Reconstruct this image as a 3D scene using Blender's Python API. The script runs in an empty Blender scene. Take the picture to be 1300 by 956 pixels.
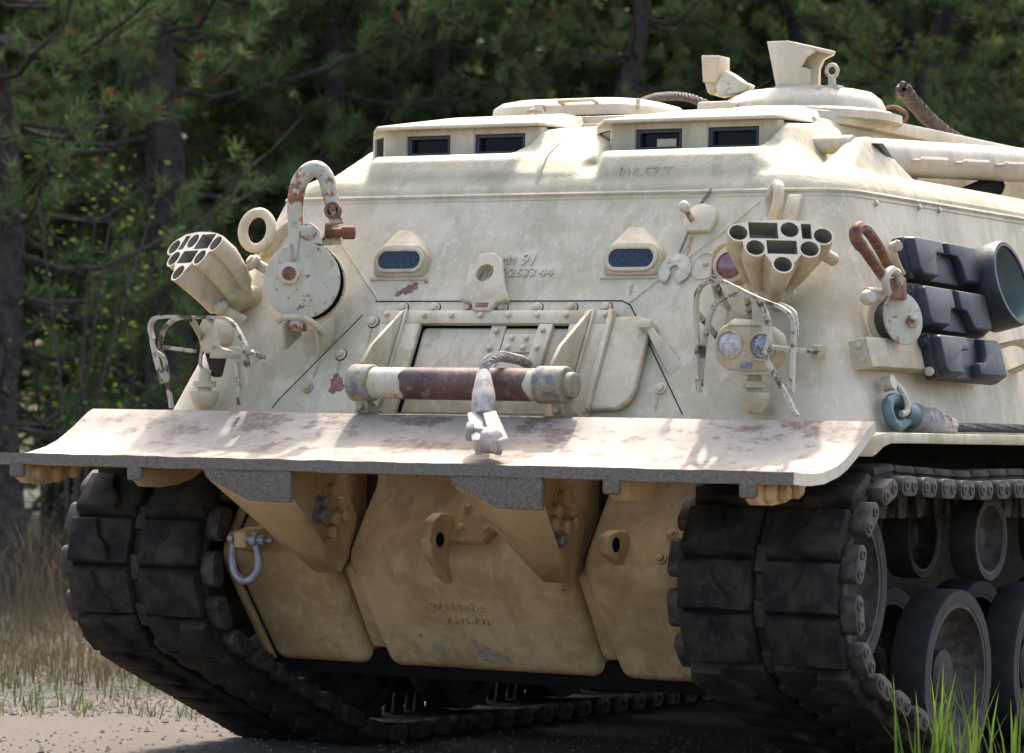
import bpy, bmesh, math, random
from mathutils import Vector, Matrix, noise as mnoise
V = Vector
PI = math.pi
rnd = random.Random(7)

# ------------------------------------------------------------------ camera, light, exposure
SC = bpy.context.scene
COL = SC.collection
VIEW_AZ, FOCAL_PX, HORIZON, ROLL = math.radians(30), 4382.0, 543.0, math.radians(1.07)
CAM = V((6.605, -10.851, 1.33))
_p = math.atan((HORIZON - 478) / FOCAL_PX)
_f0 = V((-math.sin(VIEW_AZ), math.cos(VIEW_AZ), 0)); _r0 = V((math.cos(VIEW_AZ), math.sin(VIEW_AZ), 0)); _u0 = V((0, 0, 1))
FWD = math.cos(_p) * _f0 + math.sin(_p) * _u0
_u1 = math.cos(_p) * _u0 - math.sin(_p) * _f0
RGT = math.cos(ROLL) * _r0 + math.sin(ROLL) * _u1
UPV = math.cos(ROLL) * _u1 - math.sin(ROLL) * _r0
cd = bpy.data.cameras.new('camera'); cam = bpy.data.objects.new('camera', cd); COL.objects.link(cam)
m3 = Matrix((RGT, UPV, -FWD)).transposed()
cam.matrix_world = Matrix.Translation(CAM) @ m3.to_4x4()
cd.sensor_width = 36; cd.lens = 36 * FOCAL_PX / 1300; cd.clip_start = 0.1; cd.clip_end = 500
cd.dof.use_dof = True; cd.dof.focus_distance = 13.2; cd.dof.aperture_fstop = 4.5
SC.camera = cam

SUN = V((-0.21, 0.53, 0.82)).normalized()
w = bpy.data.worlds.new('World'); SC.world = w; w.use_nodes = True
nt = w.node_tree; bgn = nt.nodes['Background']
sky = nt.nodes.new('ShaderNodeTexSky'); sky.sky_type = 'NISHITA'; sky.sun_disc = False
sky.sun_elevation = math.asin(SUN.z); sky.sun_rotation = math.atan2(SUN.x, SUN.y)
sky.air_density = 0.8; sky.dust_density = 5.0; sky.ozone_density = 0.3
nt.links.new(sky.outputs[0], bgn.inputs[0]); bgn.inputs[1].default_value = 0.15
ld = bpy.data.lights.new('sun', 'SUN'); ld.energy = 1.3; ld.angle = math.radians(1.5); ld.color = (1, .95, .87)
sun = bpy.data.objects.new('sun', ld); COL.objects.link(sun); sun.rotation_euler = SUN.to_track_quat('Z', 'Y').to_euler()
vs = SC.view_settings; vs.view_transform = 'Standard'; vs.look = 'None'; vs.gamma = 1; vs.use_curve_mapping = False
vs.exposure = 2.02
SC.render.engine = 'CYCLES'
SC.cycles.max_bounces = 6; SC.cycles.diffuse_bounces = 3; SC.cycles.glossy_bounces = 3; SC.cycles.transmission_bounces = 2

# ------------------------------------------------------------------ helpers
def tag(o, label=None, cat=None, group=None, kind=None):
    if label: o['label'] = label
    if cat: o['category'] = cat
    if group: o['group'] = group
    if kind: o['kind'] = kind
    return o

def thing(name, label, cat, loc=(0, 0, 0), group=None):
    o = bpy.data.objects.new(name, None); COL.objects.link(o); o.location = loc; o.empty_display_size = .1
    return tag(o, label, cat, group)

def at(px, py, axis, val):
    """point of a sight line measured in the photograph on the world plane axis = val"""
    r = FWD + RGT * ((px - 650) / FOCAL_PX) - UPV * ((py - 478) / FOCAL_PX)
    t = (val - CAM[axis]) / r[axis]
    return CAM + r * t

class Fr:
    def __init__(s, o, u, v, n=None):
        s.o = V(o); s.u = V(u).normalized(); s.v = V(v).normalized(); s.n = V(n).normalized() if n is not None else s.u.cross(s.v).normalized()
    def __call__(s, a, b, c=0): return s.o + s.u * a + s.v * b + s.n * c
    def sub(s, a, b, c=0, rot=0):
        cu, su = math.cos(rot), math.sin(rot)
        return Fr(s(a, b, c), s.u * cu + s.v * su, s.v * cu - s.u * su, s.n)
FP = Fr((0, .36, 1.38), (1, 0, 0), (0, .44, .85))          # sloping front plate: a = x, b = up the slope, c = out
SP = Fr((1.5, 0, 1.38), (0, 1, 0), (-.23, 0, .85))         # sloping left flank of the vehicle: a = y, b = up, c = out
def XF(x): return Fr((x, 0, 0), (0, 1, 0), (0, 0, 1))      # a = y, b = z, c = +x
def YF(y): return Fr((0, y, 0), (1, 0, 0), (0, 0, 1))      # a = x, b = z, c = -y
WF = Fr((0, 0, 0), (1, 0, 0), (0, 1, 0))

def smooth_path(pts, k=6, closed=False):
    pts = [V(p) for p in pts]; n = len(pts); out = []
    rng = range(n if closed else n - 1)
    for i in rng:
        if closed: p0, p1, p2, p3 = pts[i - 1], pts[i], pts[(i + 1) % n], pts[(i + 2) % n]
        else: p0, p1, p2, p3 = pts[max(i - 1, 0)], pts[i], pts[i + 1], pts[min(i + 2, n - 1)]
        for j in range(k):
            t = j / k
            out.append(.5 * ((2 * p1) + (p2 - p0) * t + (2 * p0 - 5 * p1 + 4 * p2 - p3) * t * t + (3 * p1 - p0 - 3 * p2 + p3) * t ** 3))
    if not closed: out.append(pts[-1])
    return out

class MB:
    def __init__(s): s.v = []; s.f = []; s.mi = []; s.m = 0
    def add(s, vs_, fs):
        o = len(s.v); s.v += [V(p) for p in vs_]
        for f in fs: s.f.append([i + o for i in f]); s.mi.append(s.m)
        return s
    def box(s, fr, a, b, c):
        p = [fr(x, y, z) for z in c for y in b for x in a]
        return s.add(p, [(0, 2, 3, 1), (4, 5, 7, 6), (0, 1, 5, 4), (2, 6, 7, 3), (0, 4, 6, 2), (1, 3, 7, 5)])
    def prism(s, fr, poly, c0, c1):
        n = len(poly)
        return s.add([fr(a, b, c0) for a, b in poly] + [fr(a, b, c1) for a, b in poly],
                     [tuple(range(n - 1, -1, -1)), tuple(range(n, 2 * n))] + [(i, (i + 1) % n, n + (i + 1) % n, n + i) for i in range(n)])
    def ring(s, fr, outer, inner, c0, c1):
        n = len(outer); p = []
        for c in (c0, c1):
            p += [fr(a, b, c) for a, b in outer]; p += [fr(a, b, c) for a, b in inner]
        fs = []
        for i in range(n):
            j = (i + 1) % n
            fs += [(j, i, n + i, n + j), (2 * n + i, 2 * n + j, 3 * n + j, 3 * n + i), (i, j, 2 * n + j, 2 * n + i), (n + j, n + i, 3 * n + i, 3 * n + j)]
        return s.add(p, fs)
    def lathe(s, o, axis, prof, n=24, closed=False):
        o = V(o); ax = V(axis).normalized(); u = ax.orthogonal().normalized(); w_ = ax.cross(u)
        p = []
        for r, h in prof:
            for i in range(n):
                t = 2 * PI * i / n; p.append(o + ax * h + (u * math.cos(t) + w_ * math.sin(t)) * r)
        fs = []; k = len(prof)
        for j in range(k if closed else k - 1):
            q = (j + 1) % k
            for i in range(n):
                i2 = (i + 1) % n; fs.append((j * n + i, j * n + i2, q * n + i2, q * n + i))
        if not closed:
            fs.append(tuple(range(n - 1, -1, -1))); fs.append(tuple((k - 1) * n + i for i in range(n)))
        return s.add(p, fs)
    def cyl(s, p0, p1, r0, r1=None, n=20):
        p0, p1 = V(p0), V(p1); r1 = r0 if r1 is None else r1
        return s.lathe(p0, p1 - p0, [(r0, 0), (r1, (p1 - p0).length)], n)
    def pipe(s, p0, p1, ro, ri, n=24):
        p0, p1 = V(p0), V(p1); h = (p1 - p0).length
        return s.lathe(p0, p1 - p0, [(ro, 0), (ro, h), (ri, h), (ri, 0)], n, True)
    def tube(s, path, r, n=8, closed=False, flat=None, up=None):
        path = [V(p) for p in path]; m = len(path); P_ = []; prev = None
        for i, p in enumerate(path):
            if closed: t = path[(i + 1) % m] - path[i - 1]
            else: t = path[min(i + 1, m - 1)] - path[max(i - 1, 0)]
            t = t.normalized() if t.length > 1e-9 else V((0, 0, 1))
            if up is not None: a = V(up) - t * t.dot(V(up))
            elif prev is None: a = t.orthogonal()
            else: a = prev - t * prev.dot(t)
            a.normalize(); prev = a; b = t.cross(a); rr = r[i] if isinstance(r, (list, tuple)) else r
            for k in range(n):
                q = 2 * PI * (k + (.5 if flat else 0)) / n
                if flat: P_.append(p + a * (math.copysign(1, math.cos(q)) * flat[0]) + b * (math.copysign(1, math.sin(q)) * flat[1]))
                else: P_.append(p + (a * math.cos(q) + b * math.sin(q)) * rr)
        fs = []
        for j in range(m if closed else m - 1):
            q = (j + 1) % m
            for i in range(n): fs.append((j * n + i, j * n + (i + 1) % n, q * n + (i + 1) % n, q * n + i))
        if not closed: fs += [tuple(range(n - 1, -1, -1)), tuple((m - 1) * n + i for i in range(n))]
        return s.add(P_, fs)
    def strip(s, path, w_, t_, up): return s.tube(path, 1, 4, flat=(w_, t_), up=up)
    def hull(s, pts):
        bm = bmesh.new(); vv = [bm.verts.new(p) for p in pts]
        r = bmesh.ops.convex_hull(bm, input=vv)
        bmesh.ops.delete(bm, geom=list({g for g in r['geom_interior'] + r['geom_unused'] if isinstance(g, bmesh.types.BMVert)}), context='VERTS')
        bmesh.ops.dissolve_limit(bm, angle_limit=.02, verts=bm.verts[:], edges=bm.edges[:])
        bm.verts.index_update(); s.add([x.co.copy() for x in bm.verts], [[x.index for x in f.verts] for f in bm.faces]); bm.free(); return s
    def hexbolt(s, fr, a, b, r=.013, h=.012, c=0, rot=0):
        poly = [(a + r * math.cos(rot + i * PI / 3), b + r * math.sin(rot + i * PI / 3)) for i in range(6)]
        return s.prism(fr, poly, c - .004, c + h)
    def mesh(s, name, mats, bevel=0, seg=2, smooth=32, shift=None):
        me = bpy.data.meshes.new(name)
        vv = [tuple(p - shift) for p in s.v] if shift is not None else [tuple(p) for p in s.v]
        me.from_pydata(vv, [], s.f)
        for mt in (mats if isinstance(mats, (list, tuple)) else [mats]): me.materials.append(mt)
        me.polygons.foreach_set('material_index', s.mi)
        bm = bmesh.new(); bm.from_mesh(me)
        bmesh.ops.recalc_face_normals(bm, faces=bm.faces[:])
        if bevel:
            es = [e for e in bm.edges if len(e.link_faces) == 2 and e.calc_face_angle(0) > math.radians(28)]
            bmesh.ops.bevel(bm, geom=es, offset=bevel, offset_type='OFFSET', segments=seg, affect='EDGES', profile=.5, clamp_overlap=True)
        bm.to_mesh(me); bm.free()
        if smooth:
            me.polygons.foreach_set('use_smooth', [True] * len(me.polygons)); me.set_sharp_from_angle(angle=math.radians(smooth))
        me.update(); return me
    def build(s, name, mats, parent=None, bevel=0, seg=2, smooth=32, loc=None):
        L = V(loc) if loc is not None else None
        me = s.mesh(name, mats, bevel, seg, smooth, L)
        o = bpy.data.objects.new(name, me); COL.objects.link(o)
        if L is not None: o.location = L
        if parent is not None:
            o.parent = parent; w_ = V((0, 0, 0)); q = parent
            while q is not None: w_ += V(q.location); q = q.parent
            o.matrix_parent_inverse = Matrix.Translation(-w_) if w_.length > 0 else Matrix()
        return o

def inst(name, me, mat4, parent):
    o = bpy.data.objects.new(name, me); COL.objects.link(o); o.parent = parent; o.matrix_basis = mat4
    return o

def frame_mat(fr): 
    m = Matrix((fr.u, fr.v, fr.n)).transposed().to_4x4(); m.translation = fr.o; return m

def circ(cx, cy, r, n=20, a0=0, a1=2 * PI, ry=None):
    k = n if abs(a1 - a0 - 2 * PI) < 1e-6 else n - 1
    return [(cx + r * math.cos(a0 + (a1 - a0) * i / k), cy + (ry or r) * math.sin(a0 + (a1 - a0) * i / k)) for i in range(n)]
def stadium(cx, cy, hl, r, n=20):
    o = []
    for i in range(n):
        t = 2 * PI * i / n; c = math.cos(t); o.append((cx + r * c + math.copysign(hl - r, c) * (1 if abs(c) > 1e-6 else 0), cy + r * math.sin(t)))
    return o

def text(s, fr, a, b, h, mat, parent, name='lettering', depth=.004, width=None, rot=0, shear=0):
    cu = bpy.data.curves.new('t', 'FONT'); cu.body = s; cu.size = h * 1.4; cu.extrude = depth; cu.shear = shear; cu.resolution_u = 3
    ob = bpy.data.objects.new('t', cu); COL.objects.link(ob)
    bpy.context.view_layer.update()
    me = bpy.data.meshes.new_from_object(ob.evaluated_get(bpy.context.evaluated_depsgraph_get()))
    COL.objects.unlink(ob); bpy.data.objects.remove(ob)
    xs = [v.co.x for v in me.vertices]; k = (width / (max(xs) - min(xs))) if width else 1
    f2 = fr.sub(a, b, 0, rot)
    for v in me.vertices: v.co = f2(v.co.x * k, v.co.y, v.co.z)
    me.name = name; me.materials.clear(); me.materials.append(mat)
    o = bpy.data.objects.new(name, me); COL.objects.link(o); o.parent = parent
    return o

# ------------------------------------------------------------------ materials
def newmat(name):
    m = bpy.data.materials.new(name); m.use_nodes = True; t = m.node_tree; b = t.nodes['Principled BSDF']
    return m, t, b
def nd(t, typ, **kw):
    n = t.nodes.new(typ)
    for k, v in kw.items(): setattr(n, k, v)
    return n
def c4(c): return (c[0], c[1], c[2], 1)
def noise_n(t, vec, scale, detail=6, rough=.6, stretch=None, off=0):
    mp = nd(t, 'ShaderNodeMapping'); mp.inputs['Scale'].default_value = stretch or (1, 1, 1); mp.inputs['Location'].default_value = (off, off * 1.7, off * .6)
    t.links.new(vec, mp.inputs[0]); n = nd(t, 'ShaderNodeTexNoise'); n.inputs['Scale'].default_value = scale
    n.inputs['Detail'].default_value = detail; n.inputs['Roughness'].default_value = rough; t.links.new(mp.outputs[0], n.inputs[0]); return n.outputs[0]
def ramp(t, fac, lo, hi, a=0., b=1.):
    n = nd(t, 'ShaderNodeMapRange'); n.inputs[1].default_value = lo; n.inputs[2].default_value = hi; n.inputs[3].default_value = a; n.inputs[4].default_value = b
    n.interpolation_type = 'SMOOTHSTEP'; t.links.new(fac, n.inputs[0]); return n.outputs[0]
def mixc(t, fac, a, b, mode='MIX'):
    n = nd(t, 'ShaderNodeMix', data_type='RGBA', blend_type=mode)
    if isinstance(fac, (int, float)): n.inputs[0].default_value = fac
    else: t.links.new(fac, n.inputs[0])
    for i, x in ((6, a), (7, b)):
        if isinstance(x, (tuple, list)): n.inputs[i].default_value = c4(x)
        else: t.links.new(x, n.inputs[i])
    return n.outputs[2]
def mul(t, a, b):
    n = nd(t, 'ShaderNodeMath', operation='MULTIPLY')
    for i, x in ((0, a), (1, b)):
        if isinstance(x, (int, float)): n.inputs[i].default_value = x
        else: t.links.new(x, n.inputs[i])
    return n.outputs[0]
def bump(t, b, h, strength=.2, dist=.01, prev=None):
    n = nd(t, 'ShaderNodeBump'); n.inputs['Strength'].default_value = strength; n.inputs['Distance'].default_value = dist
    t.links.new(h, n.inputs['Height'])
    if prev is not None: t.links.new(prev, n.inputs['Normal'])
    t.links.new(n.outputs[0], b.inputs['Normal']); return n.outputs[0]

def paint(name, base, stain=None, light=None, stain_amt=.7, light_amt=.5, rust=0, rustcol=(.16, .06, .025), rust_scale=14, rough=.62, streak=1, grit=.25, seed=0, local=False, rust_stretch=None):
    m, t, b = newmat(name); tc = nd(t, 'ShaderNodeTexCoord') if local else nd(t, 'ShaderNodeNewGeometry'); vec = tc.outputs['Object'] if local else tc.outputs['Position']
    stain = stain or tuple(x * .7 for x in base); light = light or tuple(min(1, x * 1.25) for x in base)
    big = noise_n(t, vec, 2.2, 8, .62, off=seed); col = mixc(t, mul(t, ramp(t, big, .44, .60), stain_amt), base, stain)
    if streak:
        s1 = noise_n(t, vec, 1, 7, .65, (13, 13, .9), seed + 3); s2 = noise_n(t, vec, 3.1, 3, .5, off=seed + 9)
        col = mixc(t, mul(t, mul(t, ramp(t, s1, .47, .62), ramp(t, s2, .35, .6)), stain_amt * streak), col, stain)
        s3 = noise_n(t, vec, 1, 6, .7, (22, 22, 1.7), seed + 5); col = mixc(t, mul(t, mul(t, ramp(t, s3, .52, .64), ramp(t, s2, .6, .42)), light_amt * streak), col, light)
    md = noise_n(t, vec, 9, 8, .7, off=seed + 1); col = mixc(t, mul(t, ramp(t, md, .5, .68), light_amt), col, light)
    fine = noise_n(t, vec, 70, 5, .7, off=seed + 2); col = mixc(t, mul(t, ramp(t, fine, .5, .7), .3), col, stain)
    rg = None
    if rust:
        rn = noise_n(t, vec, rust_scale, 9, .68, rust_stretch, off=seed + 4); hi = .68 - .38 * rust
        msk = ramp(t, rn, hi - .01, hi + .075); rv = noise_n(t, vec, 40, 5, .7, off=seed)
        rc = mixc(t, ramp(t, rv, .35, .7), rustcol, tuple(min(1, x * 2.3) for x in rustcol)); col = mixc(t, msk, col, rc)
    ao = nd(t, 'ShaderNodeTexNoise')  # slow tone drift
    t.nodes.remove(ao)
    t.links.new(col, b.inputs['Base Color']); b.inputs['Roughness'].default_value = rough; b.inputs['Specular IOR Level'].default_value = .35
    p = bump(t, b, noise_n(t, vec, 6, 4, .5, off=seed), .10, .03); p = bump(t, b, noise_n(t, vec, 34, 3, .6, off=seed + 7), .22 * grit, .012, p); p = bump(t, b, fine, grit, .004, p)
    if rust: bump(t, b, msk, -.35, .003, p)
    return m

def simple(name, base, rough=.6, metal=0, var=.35, scale=20, bumpy=.2, alt=None, spec=.4, local=True):
    m, t, b = newmat(name); tc = nd(t, 'ShaderNodeTexCoord'); vec = tc.outputs['Object']
    if not local: vec = nd(t, 'ShaderNodeNewGeometry').outputs['Position']
    n = noise_n(t, vec, scale, 8, .68); alt = alt or tuple(x * (1 - var) for x in base)
    t.links.new(mixc(t, ramp(t, n, .38, .68), base, alt), b.inputs['Base Color'])
    b.inputs['Roughness'].default_value = rough; b.inputs['Metallic'].default_value = metal; b.inputs['Specular IOR Level'].default_value = spec
    if bumpy: bump(t, b, noise_n(t, vec, scale * 4, 5, .7), bumpy, .004)
    return m

TAN = (.42, .395, .30)
M = {}
M['hull'] = paint('hull_paint', (.50, .43, .30), (.345, .31, .195), (.61, .54, .42), .72, .5, rust=.03, rustcol=(.22, .17, .12), rust_scale=30, seed=1)
M['cast'] = paint('cast_paint', (.50, .43, .295), (.35, .31, .185), (.60, .53, .41), .75, .5, seed=4, grit=.6)
M['part'] = paint('fitting_paint', (.51, .435, .295), (.33, .275, .165), (.61, .54, .41), .75, .5, rust=.06, seed=8)
M['white'] = paint('faded_paint', (.57, .50, .375), (.42, .355, .24), (.66, .60, .49), .5, .5, seed=12)
M['rusty'] = paint('chipped_paint', (.47, .44, .34), (.36, .31, .21), (.58, .55, .46), .5, .4, rust=.46, rustcol=(.15, .06, .024), rust_scale=17, seed=15)
M['rusty2'] = paint('rust_spotted_paint', (.48, .45, .34), (.38, .34, .22), (.60, .56, .46), .5, .5, rust=.28, rustcol=(.18, .075, .03), rust_scale=30, seed=18)
M['chip'] = paint('chipped_guard_paint', (.44, .40, .30), (.34, .29, .19), (.56, .52, .43), .5, .4, rust=.42, rustcol=(.05, .033, .024), rust_scale=12, seed=21)
M['rust'] = simple('bare_rust', (.21, .10, .055), .8, 0, .5, 22, .4, alt=(.07, .03, .02))
M['rollersteel'] = paint('roller_worn_steel', (.11, .062, .045), (.035, .02, .018), (.24, .16, .125), .9, .9, rust=.3, rustcol=(.16, .07, .035), rust_scale=40, rough=.45, streak=0, seed=31)
M['housing'] = paint('chipped_bearing_paint', (.30, .26, .16), (.2, .17, .1), (.42, .38, .27), .6, .5, rust=.52, rustcol=(.11, .105, .10), rust_scale=17, seed=33)
M['nose'] = paint('tan_nose_bounce_paint', (.52, .36, .175), (.34, .22, .095), (.57, .43, .25), .8, .5, rust=.08, rustcol=(.09, .045, .02), rust_scale=20, seed=41)  # hull tan with brown dust; warm ground bounce is mixed into the colour
M['blade'] = paint('blade_top_paint', (.32, .275, .215), (.22, .18, .135), (.39, .34, .275), .8, .5, rust=.42, rustcol=(.115, .082, .062), rust_scale=6, rust_stretch=(.8, 1.25, 1.25), streak=0, seed=45)
M['edge'] = simple('rough_steel_edge', (.20, .17, .13), .9, 0, .5, 110, .9, alt=(.10, .085, .065), local=False)
M['rubber'] = simple('track_rubber', (.010, .009, .008), .85, 0, .4, 9, .8, alt=(.042, .034, .025), spec=.25, local=False)
M['steel'] = simple('dusty_steel', (.075, .063, .05), .65, .25, .5, 22, .45, alt=(.026, .021, .016), local=False)
M['tsteel'] = simple('track_steel', (.022, .019, .016), .7, .3, .5, 30, .4, alt=(.05, .04, .032), local=False)
M['wrubber'] = simple('wheel_rubber', (.016, .015, .015), .75, 0, .4, 11, .4, alt=(.036, .031, .025), spec=.4, local=False)
M['srubber'] = simple('spare_rubber', (.009, .012, .018), .55, 0, .3, 9, .4, alt=(.030, .032, .036), spec=.45, local=False)
M['green'] = simple('old_green_paint', (.085, .12, .105), .6, 0, .3, 12, .2, alt=(.13, .16, .14))
M['teal'] = simple('teal_shackle_paint', (.06, .11, .115), .55, .1, .4, 26, .35, alt=(.13, .17, .165))
M['galv'] = simple('galvanised_steel', (.30, .31, .33), .5, .5, .3, 30, .2, alt=(.2, .2, .215))
M['wire'] = simple('dusty_wire_rope', (.36, .33, .28), .75, .1, .4, 40, .3, alt=(.20, .175, .15))
M['dwire'] = simple('dark_wire_rope', (.045, .03, .022), .75, 0, .4, 40, .3, alt=(.09, .06, .045))
M['bwire'] = simple('black_wire_rope', (.05, .052, .055), .55, .4, .4, 40, .3, alt=(.1, .1, .1))
M['socket'] = simple('dusty_socket', (.42, .38, .33), .75, 0, .4, 18, .3, alt=(.20, .175, .15))
M['dark'] = simple('dark_gap', (.009, .008, .007), .95, 0, .3, 10, 0, spec=.05)
M['scrape'] = simple('bare_scrape', (.33, .29, .22), .7, 0, .4, 45, .4, alt=(.22, .17, .11))
M['bluefr'] = simple('slate_blue_window_frame', (.022, .030, .042), .5, 0, .3, 20, .1, alt=(.032, .04, .052))
M['chain'] = simple('chain_steel', (.22, .2, .17), .6, .5, .4, 40, .2)
M['rustdrip'] = simple('rust_primer', (.17, .075, .06), .8, 0, .5, 30, .3, alt=(.24, .14, .11))
def glassmat(name, col, rough, noise_amt=0, alt=None, scale=60):
    m, t, b = newmat(name); tc = nd(t, 'ShaderNodeTexCoord')
    b.inputs['Base Color'].default_value = c4(col); b.inputs['Roughness'].default_value = rough; b.inputs['Coat Weight'].default_value = 1.; b.inputs['Coat Roughness'].default_value = .05
    if alt:
        n = noise_n(t, tc.outputs['Object'], scale, 4, .7); t.links.new(mixc(t, ramp(t, n, .4, .65), col, alt), b.inputs['Base Color'])
    return m
M['glass'] = glassmat('dark_window_glass', (.006, .008, .011), .1); _b = M['glass'].node_tree.nodes['Principled BSDF']; _b.inputs['Coat Weight'].default_value = 0; _b.inputs['Specular IOR Level'].default_value = .1
M['vglass'] = glassmat('crazed_blue_glass', (.006, .012, .028), .25, alt=(.032, .042, .06), scale=160)
for _k in ('vglass',):
    _b = M[_k].node_tree.nodes['Principled BSDF']; _b.inputs['Coat Weight'].default_value = .25; _b.inputs['Specular IOR Level'].default_value = .2
M['lens'] = glassmat('clear_lens', (.33, .33, .32), .2, alt=(.55, .55, .54), scale=50)
M['dlens'] = glassmat('dark_lens', (.05, .06, .08), .2, alt=(.32, .34, .37), scale=140)
M['redlens'] = glassmat('red_lens', (.16, .03, .025), .2, alt=(.12, .07, .085), scale=45)
M['inner'] = simple('shaded_tube_bore', (.27, .245, .185), .7, 0, .3, 20, .1)  # darkened colour stands in for deep shade, since the bores are shallow
M['streak'] = simple('rust_run', (.40, .29, .165), .75, 0, .3, 40, .2, alt=(.33, .21, .11))
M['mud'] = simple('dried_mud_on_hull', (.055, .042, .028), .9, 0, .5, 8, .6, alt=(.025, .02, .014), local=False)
M['plate'] = simple('data_plate_blue', (.10, .11, .17), .5, 0, .3, 80, 0, alt=(.3, .3, .34))
# ------------------------------------------------------------------ ground and forest
def ground_material():
    m, t, b = newmat('gravel_and_grass_ground'); vec = nd(t, 'ShaderNodeNewGeometry').outputs['Position']
    g1 = noise_n(t, vec, 30, 8, .75); g2 = noise_n(t, vec, 1.2, 6, .6); g3 = noise_n(t, vec, 140, 4, .7)
    grav = mixc(t, ramp(t, g1, .35, .7), (.115, .096, .073), (.065, .054, .04)); grav = mixc(t, mul(t, ramp(t, g3, .5, .75), .5), grav, (.26, .23, .19))
    dirt = mixc(t, ramp(t, g1, .35, .7), (.055, .045, .028), (.09, .07, .045)); dirt = mixc(t, ramp(t, g2, .45, .6), dirt, (.04, .05, .018))
    sep = nd(t, 'ShaderNodeVectorMath', operation='DOT_PRODUCT'); t.links.new(vec, sep.inputs[0]); sep.inputs[1].default_value = (-.5, .866, 0)
    ad = nd(t, 'ShaderNodeMath', operation='ADD'); t.links.new(sep.outputs['Value'], ad.inputs[0]); t.links.new(mul(t, g2, 3.0), ad.inputs[1])
    t.links.new(mixc(t, ramp(t, ad.outputs[0], 5.0, 6.2), grav, dirt), b.inputs['Base Color']); b.inputs['Roughness'].default_value = .95
    bump(t, b, g1, .6, .03); return m
mb = MB(); G = 40; S_ = 130
gp = []
for j in range(G + 1):
    for i in range(G + 1):
        u, v = (i / G - .5) * 2, (j / G - .5) * 2; x, y = S_ * u * abs(u), S_ * v * abs(v) + 5; d = -.5 * x + .866 * y
        gp.append((x, y, .0 + (.25 * mnoise.noise(V((x * .12, y * .12, 0))) * min(1, max(0, (d - 11) / 8)))))
mb.add(gp, [(j * (G + 1) + i, j * (G + 1) + i + 1, (j + 1) * (G + 1) + i + 1, (j + 1) * (G + 1) + i) for j in range(G) for i in range(G)])
gr = mb.build('ground', ground_material(), smooth=180); tag(gr, 'gravel ground with grass and dry litter at the forest edge', None, None, 'structure')

def leafmat(name, col, alt, trans=.35, scale=3):
    m, t, b = newmat(name); vec = nd(t, 'ShaderNodeNewGeometry').outputs['Position']; oi = nd(t, 'ShaderNodeObjectInfo')
    n = noise_n(t, vec, scale, 3, .6); c = mixc(t, ramp(t, n, .35, .65), col, alt)
    hs = nd(t, 'ShaderNodeHueSaturation'); t.links.new(c, hs.inputs['Color']); mr = nd(t, 'ShaderNodeMapRange'); mr.inputs[3].default_value = .7; mr.inputs[4].default_value = 1.25; t.links.new(oi.outputs['Random'], mr.inputs[0]); t.links.new(mr.outputs[0], hs.inputs['Value'])
    t.links.new(hs.outputs[0], b.inputs['Base Color']); b.inputs['Roughness'].default_value = .65; b.inputs['Specular IOR Level'].default_value = .15
    tr = nd(t, 'ShaderNodeBsdfTranslucent'); t.links.new(hs.outputs[0], tr.inputs[0]); mx = nd(t, 'ShaderNodeMixShader'); mx.inputs[0].default_value = trans
    t.links.new(b.outputs[0], mx.inputs[1]); t.links.new(tr.outputs[0], mx.inputs[2]); t.links.new(mx.outputs[0], t.nodes['Material Output'].inputs[0]); return m
M['needle'] = leafmat('pine_needles', (.125, .19, .065), (.175, .24, .095), .55)
M['cone'] = leafmat('pollen_cones', (.26, .11, .04), (.32, .16, .06), .2, 9)
M['leaf'] = leafmat('broad_leaves', (.11, .18, .03), (.15, .22, .045), .6, 5)
M['grass'] = leafmat('green_grass', (.06, .085, .022), (.10, .115, .035), .4, 4)
M['lush'] = leafmat('lush_grass', (.085, .145, .022), (.125, .18, .035), .45, 4)
M['dry'] = leafmat('dry_grass', (.15, .11, .062), (.11, .075, .04), .3, 4)
M['bark'] = simple('pine_bark', (.07, .055, .045), .95, 0, .5, 16, 1.0, alt=(.02, .016, .013))
M['stone'] = simple('gravel_stones', (.22, .195, .16), .9, 0, .4, 60, .3, alt=(.11, .095, .08), local=False)

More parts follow.
